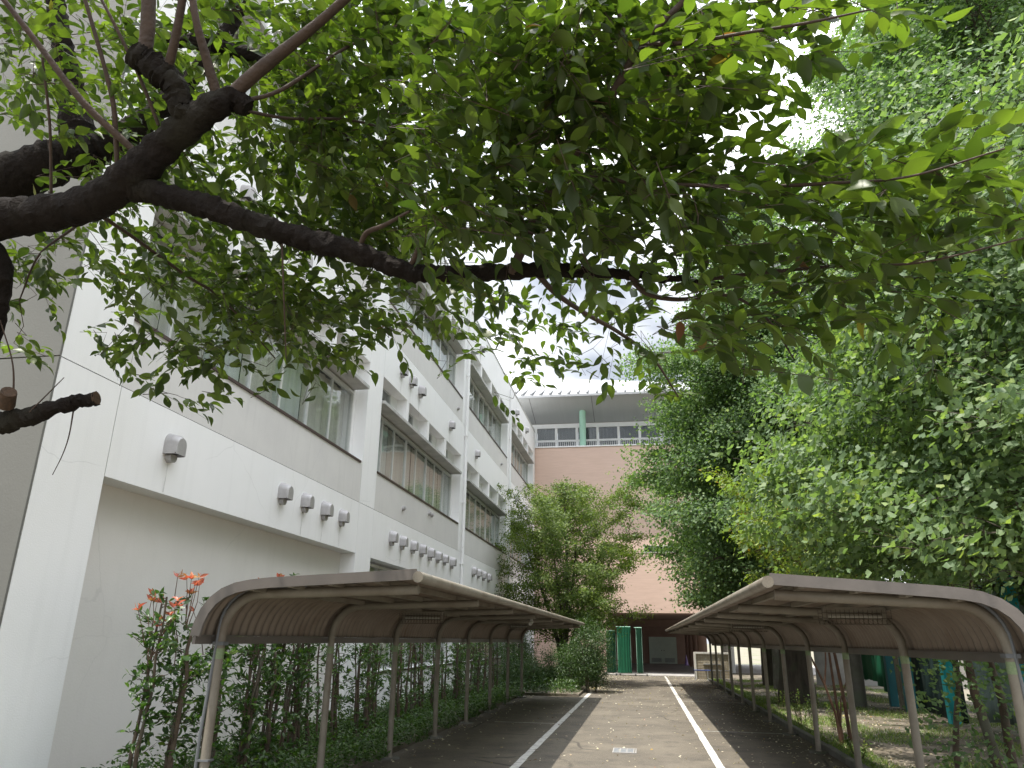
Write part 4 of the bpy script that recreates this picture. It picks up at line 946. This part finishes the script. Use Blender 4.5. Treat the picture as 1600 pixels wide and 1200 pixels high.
def stem(x, y, h, r, lean=(0, 0), n_=6, wob=.03, seed=0):
    R = random.Random(seed); return [(x+lean[0]*k_/n_+R.gauss(0, wob)*(k_ > 0), y+lean[1]*k_/n_+R.gauss(0, wob)*(k_ > 0), h*k_/n_, r*(1-.6*k_/n_)) for k_ in range(n_+1)]
def sroot(stems): return stems
stems_ = [stem(3.92, 10.2, 3.2, .062, (-.25, 0), seed=1), stem(4.2, 10.5, 3.0, .055, (-.12, 0), seed=2), stem(3.6, 10.5, 2.4, .04, (.25, .1), seed=3)]
root = empty("ginkgo_sapling", (4.0, 10.2, 0), "clump of bare brown stems with dark fan leaves behind the nearest right-hand posts", "tree")
for s in stems_:
    m = MB(); m.tube([q[:3] for q in s], [q[3] for q in s], 10); m.build("stem", "hedge_bark", root, smooth=True)
g2 = np.random.default_rng(5); nlf = 1300; kk = g2.integers(0, 150, nlf)
cc = np.stack([g2.uniform(3.1, 4.6, 150), g2.uniform(8.9, 10.8, 150), g2.uniform(.1, 1.6, 150)], 1); C = cc[kk]+g2.normal(size=(nlf, 3))*.10
leaves("foliage", T_GINKGO, C, norm(g2.normal(size=C.shape)+np.array([0, -.2, -.5])), norm(np.array([0, -.5, 1.])+g2.normal(size=C.shape)*.5), .068*g2.uniform(.7, 1.2, nlf), "ginkgo_leaf", root)
root = empty("reddish_shrub", (3.1, 14.2, 0), "thin forked reddish stems leaning in the grass behind the right shelter", "shrub")
for s in ([(3.15, 14.25, 0, .026), (3.1, 14.2, .5, .022), (2.98, 14.2, .95, .019), (2.8, 14.2, 1.4, .015), (2.7, 14.1, 2.1, .010)], [(2.98, 14.2, .95, .015), (3.05, 14.25, 1.3, .013), (3.1, 14.3, 1.9, .009)],
          [(3.45, 14.9, 0, .034), (3.42, 14.9, .7, .030), (3.36, 14.9, 1.4, .026), (3.2, 14.8, 2.2, .018)], [(3.2, 14.4, .3, .018), (3.3, 14.6, .7, .014), (3.5, 14.7, 1.1, .01)]):
    m = MB(); m.tube([q[:3] for q in s], [q[3] for q in s], 8); m.build("stem", "reddish_bark", root, smooth=True)
# tree trunks glimpsed under the shelter
for i, (x_, y_, r_, lb, bmn) in enumerate(((4.75, 30.0, .18, "grey-barked trunk behind the right shelter, left of the stout dark trunk", "grey_bark"), (5.55, 22.5, .15, "smooth grey trunk to the right of the stout dark trunk", "grey_bark"), (5.2, 36.5, .12, "slim dark trunk beside the tiled wash stand", "ginkgo_bark"))):
    t_ = empty("field_tree", (x_, y_, 0), lb, "tree"); m = MB(); m.tube([(x_, y_, -.05), (x_+.03, y_, 1.5), (x_+.1, y_+.05, 4.5), (x_+.1, y_, 7)], [r_*1.2, r_, r_*.8, r_*.5], 14); m.build("trunk", bmn, t_, smooth=True)
    g2 = np.random.default_rng(50+i); C = np.array([x_+.1, y_, 6.2])+g2.normal(size=(5000, 3))*np.array([.9, .9, 1.2]); leaves("crown", T_FAN, C, norm(g2.normal(size=C.shape)), norm(np.array([0, 0, 1.])+g2.normal(size=C.shape)*.5), .09*g2.uniform(.7, 1.2, 5000), "ginkgo_leaf", t_)

# ------------------------------------------------------------------ evergreen shrub and low bushes by the left shelter's far end
def bush(name, label, cat, c, size, n_, ll, lmat, tpl=T_DIAMOND, seed=0, stems=0, group=None):
    g2 = np.random.default_rng(seed); R = random.Random(seed)
    root = empty(name, (c[0], c[1], 0), label, cat, group); S = np.array(size)
    nc_ = max(20, n_//60); cc = norm(g2.normal(size=(nc_, 3)))*(g2.random((nc_, 1))**.33)*S*.9
    kk = g2.integers(0, nc_, n_); C = np.array(c)+cc[kk]+g2.normal(size=(n_, 3))*.13*np.mean(S); C = C[C[:, 2] > .06]; n2 = len(C)
    D = norm(g2.normal(size=(n2, 3))+np.array([0, 0, .15])); N = norm(np.array([0, 0, .8])+norm(C-np.array(c))*.8+g2.normal(size=(n2, 3))*.5)
    m = MB()
    for i in range(max(stems, 3)):
        a = R.uniform(0, 6.28); x_, y_ = c[0]+S[0]*.3*math.cos(a), c[1]+S[1]*.3*math.sin(a)
        m.tube([(x_, y_, 0), (x_+.1*math.cos(a), y_+.1*math.sin(a), c[2]*.7), (c[0]+S[0]*.7*math.cos(a), c[1]+S[1]*.7*math.sin(a), c[2]+S[2]*.5)], [.03, .022, .006], 6)
    m.build("stem", "hedge_bark", root, smooth=True)
    leaves("foliage", tpl, C, D, N, ll*g2.uniform(.7, 1.25, n2), lmat, root)
    return root
bush("evergreen_shrub", "tall dark evergreen shrub at the corner beyond the left shelter", "shrub", (-1.75, 26.6, 1.2), (.72, 1.0, 1.25), 15000, .055, "shrub_leaf", seed=21)
bush("evergreen_shrub", "dark rounded shrub under the maple, left of the tall evergreen shrub", "shrub", (-2.85, 27.6, .75), (.9, .9, .8), 8000, .055, "shrub_leaf", seed=22)
bush("evergreen_shrub", "low dark shrub behind the far end of the left shelter", "shrub", (-4.1, 26.6, .6), (.9, 1.0, .65), 8000, .055, "shrub_leaf", seed=23)
bush("evergreen_shrub", "dark shrub between the evergreen corner and the green nets", "shrub", (-2.3, 34.5, .7), (.5, 2.4, .75), 8000, .06, "shrub_leaf", seed=24)
bush("evergreen_shrub", "leafy bush against the white building under the maple", "shrub", (-4.9, 30.5, 1.0), (.7, 2.0, 1.0), 9000, .06, "hedge_leaf", seed=25)
# second, slimmer trunks of the maple
mp = [o for o in bpy.data.objects if o.name.startswith("maple_tree")][0]
for i, (dx, dy, ex, ey) in enumerate(((.1, 0, 1.6, .3), (-.15, .1, -1.7, .1), (.0, -.15, .6, -1.2), (-.1, .0, -.6, .9), (.2, .1, 2.2, .5))):
    m = MB(); m.tube([(-3.05+dx, 31.2+dy, 0), (-3.05+dx*2, 31.2+dy*2, 1.4), (-3.05+ex*.45, 31.2+ey*.45, 3.0), (-3.05+ex, 31.2+ey, 5.4)], [.11, .085, .06, .02], 8); m.build("stem", "maple_bark", mp, smooth=True)

# ------------------------------------------------------------------ photinia hedge behind the left shelter
def photinia(x, y, h, seed, label, group=None, red=0, leafy=1.0, topw=.28):
    R = random.Random(seed); g2 = np.random.default_rng(seed)
    root = empty("hedge_shrub", (x, y, 0), label, "shrub", group)
    ns = R.choice([2, 2, 3]) if red else R.choice([1, 2, 2, 3]); P, Dd = [], []; tw = MB(); m = MB()
    for s in range(ns):
        lx, ly = R.uniform(-.12, .12), R.uniform(-.18, .18); hx = h*R.uniform(.78, 1); r = R.uniform(.016, .036)
        bx_, by_ = x+R.uniform(-.08, .08), y+R.uniform(-.1, .1)
        pts = [np.array([bx_+lx*k_/7+R.gauss(0, .012), by_+ly*k_/7+R.gauss(0, .018), .0+hx*k_/7]) for k_ in range(8)]
        m.tube(pts, [r*(1-.55*k_/7)*(1+R.gauss(0, .08)) for k_ in range(8)], 7)
        nb = int(25*leafy)
        for i in range(nb):
            f = R.random()**.75; z = .12+f*(hx-.12); kf = z/hx*7; a = pts[min(6, int(kf))]+(pts[min(6, int(kf))+1]-pts[min(6, int(kf))])*(kf % 1)
            L = R.uniform(.08, .27)*(1.0 if z < 1.6 else .9); az = R.uniform(0, 6.28); e = a+np.array([math.cos(az)*L, math.sin(az)*L, R.uniform(-.05, .75)*L])
            tw.tube([a, (a+e)/2+np.array([0, 0, -.02]), e], [.005, .0035, .002], 3, cap=False)
            n_ = R.randint(4, 8)
            for q in range(n_):
                t = R.uniform(.35, 1.0); P.append(a+(e-a)*t+g2.normal(size=3)*.012); Dd.append(norm((e-a)/L*.6+g2.normal(size=3)*.7+np.array([0, 0, .15])))
    m.build("stem", "hedge_bark", root, smooth=True); tw.build("twig", "hedge_bark", root)
    P = np.array(P); Dd = np.array(Dd)
    leaves("foliage", T_CHERRY if y < 10 else T_DIAMOND, P, Dd, norm(np.array([0, 0, 1.])+g2.normal(size=P.shape)*.6), g2.uniform(.055, .10, len(P)), "hedge_leaf", root, width=.85)
    if red:
        RP_, RD_ = [], []; tw2 = MB()
        for i in range(red):
            c = np.array([x+R.uniform(-topw, topw), y+R.uniform(-.3, .3), h+R.uniform(-.42, .12)]); a0 = np.array([x+(c[0]-x)*.35, y+(c[1]-y)*.35, c[2]-R.uniform(.28, .45)]); tw2.tube([a0, (a0+c)/2+g2.normal(size=3)*.02, c], [.006, .0045, .003], 4, cap=False)
            for q in range(R.randint(3, 7)):
                a = R.uniform(0, 6.28); RP_.append(c); RD_.append(norm(np.array([math.cos(a), math.sin(a), R.uniform(.1, 1.5)])))
        RP_ = np.array(RP_); RD_ = np.array(RD_); tw2.build('shoot', 'reddish_bark', root)
        leaves("young_leaf", T_CHERRY, RP_, RD_, norm(g2.normal(size=RP_.shape)+np.array([0, -.5, .4])), g2.uniform(.055, .105, len(RP_)), "red_leaf", root, width=.72)
    return root
HG = "bare-stemmed shrubs of the hedge behind the left shelter"
photinia(-4.80, 7.08, 2.06, 201, "leftmost hedge shrub, tipped with red young leaves against the white wall", HG, 11, 1.9, .20)
photinia(-4.62, 7.35, 2.06, 202, "second hedge shrub from the left, red and orange young leaves at its top", HG, 10, 1.9, .22)
photinia(-4.52, 7.75, 2.0, 203, "leafy green hedge shrub just behind the near end of the left shelter", HG, 3, 2.0)
photinia(-4.75, 9.6, 2.38, 204, "tall hedge shrub whose red tips show above the left shelter roof", HG, 8, 1.4, .2)
ORD = "first second third fourth fifth sixth seventh eighth ninth tenth".split(); HCNT = {}
def hedge_label(y):
    b = sum(1 for q in LP if q < y); HCNT[b] = HCNT.get(b, 0)+1
    if b > 5: return "thin bare-stemmed shrub in the far end of the hedge behind the left shelter"
    return "%s bare-stemmed hedge shrub beyond the %s post of the left shelter" % (ORD[HCNT[b]-1], ORD[b-1])
y_ = 8.15; k = 0
while y_ < 24.2:
    photinia(-4.65+random.uniform(-.22, .25), y_, random.uniform(1.65, 1.98), 300+k, hedge_label(y_), HG, 0, 1.15 if y_ < 13 else .85)
    y_ += random.uniform(.30, .42); k += 1
print("hedge shrubs", k)

# ------------------------------------------------------------------ ground cover, grass, litter
def carpet(name, label, cat, n_, fx, lmat, ll, tpl, seed, up=(0, 0, .6), width=1.0):
    g2 = np.random.default_rng(seed); C = fx(g2, n_); D = norm(g2.normal(size=C.shape)*np.array([1, 1, .4])+np.array(up)); N = norm(np.array([0, 0, 1.])+g2.normal(size=C.shape)*.45)
    o = leaves(name, tpl, C, D, N, ll*g2.uniform(.6, 1.3, len(C)), lmat, width=width); tag(o, label, cat, kind='stuff'); return o
def fx_bed(g2, n_):
    y = 5.5+(24.3-5.5)*g2.random(n_)**1.15; x = -5.7+g2.random(n_)*(2.1+.12*np.sin(y*3.1)); nz = .5+.5*np.sin(x*5+y*2.3)*np.sin(y*1.7-x*3); keep = g2.random(n_) < .45+.55*nz
    z = .06+g2.random(n_)**1.6*.26*(1-.5*np.clip((x+4.2)/.6, 0, 1))
    return np.stack([x, y, z], 1)[keep]
carpet("ground_cover", "low green ground cover growing under the hedge", "ground cover", 60000, fx_bed, "ground_leaf", .055, T_DIAMOND, 61, (0, 0, .3), 1.3)
def fx_bed2(g2, n_):
    y = 24.3+g2.random(n_)*15; x = -5.7+g2.random(n_)*3.6; return np.stack([x, y, .07+g2.random(n_)**1.5*.35], 1)
carpet("ground_cover", "low green ground cover under the maple", "ground cover", 22000, fx_bed2, "shrub_leaf", .07, T_DIAMOND, 62, (0, 0, .3), 1.3)
def fx_grass(g2, n_):
    y = 7+g2.random(n_)*30; x = 2.9+g2.random(n_)**1.3*6; nz = np.sin(x*1.3+y*.9)+np.sin(y*1.9-x*2.1)+np.sin(x*3.7+y*.31); keep = (nz+g2.normal(size=n_)*.35 > .45) | ((x < 3.35) & (g2.random(n_) < .8))
    return np.stack([x, y, np.full(n_, .03)], 1)[keep]
T_BLADE = (np.array([(0, -.05, 0), (0, .05, 0), (.6, .035, .02), (1, 0, -.12), (.6, -.035, .02)], float), [(0, 1, 2, 4), (4, 2, 3)])
carpet("grass", "patchy short grass on the ground right of the kerb", "grass", 90000, fx_grass, "grass_blade", .085, T_BLADE, 63, (0, 0, 1.0))
def fx_litter(g2, n_):
    y = 6+g2.random(n_)**.8*34; x = -3.6+g2.random(n_)*6.3; w_ = np.where((x > 1.1), .8, np.where(x < -2.0, .3, .38)); w_ = np.where((x > 2.1) | (x < -3.3), 2.2, w_); w_ = np.where((y > 26) & (x < -.6), 1.8, w_); keep = g2.random(n_) < w_*.55
    return np.stack([x, y, np.full(n_, .004)], 1)[keep]
def fx_litter2(g2, n_):
    return np.stack([2.9+g2.random(n_)*5.5, 8+g2.random(n_)*26, np.full(n_, .042)], 1)
def litter(name, label, n_, fx, seed, ll):
    g2 = np.random.default_rng(seed); C = fx(g2, n_); D = norm(g2.normal(size=C.shape)*np.array([1, 1, .12])); N = norm(np.array([0, 0, 1.])+g2.normal(size=C.shape)*.28)
    o = leaves(name, T_CHERRY, C, D, N, ll*g2.uniform(.5, 1.3, len(C)), "litter_leaf"); tag(o, label, "leaf litter", kind='stuff')
litter("leaf_litter", "dry fallen leaves scattered on the asphalt", 8000, fx_litter, 71, .045)
litter("leaf_litter", "dry fallen leaves lying on the soil right of the kerb", 5200, fx_litter2, 72, .045)
def fx_drift(g2, n_): return np.stack([-2.1+g2.normal(size=n_)*.35, 27.5+g2.random(n_)*7, np.full(n_, .006)+g2.random(n_)*.03], 1)
litter("leaf_litter", "reddish drift of leaves at the foot of the evergreen shrub", 2600, fx_drift, 73, .06)
# weeds by the kerb
def weed(x, y, h, seed, label):
    g2 = np.random.default_rng(seed); R = random.Random(seed); root = empty("weed_plant", (x, y, 0), label, "weed", "tall weeds growing along the right kerb"); m = MB(); P, D = [], []
    for s in range(9):
        a = R.uniform(0, 6.28); e = np.array([x+math.cos(a)*.16, y+math.sin(a)*.2, h*R.uniform(.6, 1)]); b = np.array([x+math.cos(a)*.05, y+math.sin(a)*.05, .02]); m.tube([b, (b+e)/2+np.array([0, 0, .04]), e], [.004, .003, .0015], 3, cap=False)
        for q in range(34): t = R.uniform(.2, 1); P.append(b+(e-b)*t); D.append(g2.normal(size=3)+np.array([0, 0, .5]))
    m.build("stem", "young_bark", root); leaves("foliage", T_DIAMOND, np.array(P), norm(np.array(D)), norm(np.array([0, 0, 1.])+g2.normal(size=(len(P), 3))*.5), g2.uniform(.03, .06, len(P)), "grass_blade", root, width=.7)
for i, (x_, y_, h_, lb) in enumerate(((3.05, 17.0, .75, "tall pale weed clump in front of the stout dark trunk"), (3.1, 15.9, .85, "tallest pale weed clump beside the reddish stems"), (3.6, 16.6, .6, "short weed clump right of the stout dark trunk"), (3.0, 12.6, .4, "low weed clump at the kerb near the second nearest post"), (3.3, 21.0, .5, "weed clump left of the stout dark trunk"))):
    weed(x_, y_, h_, 80+i, lb)
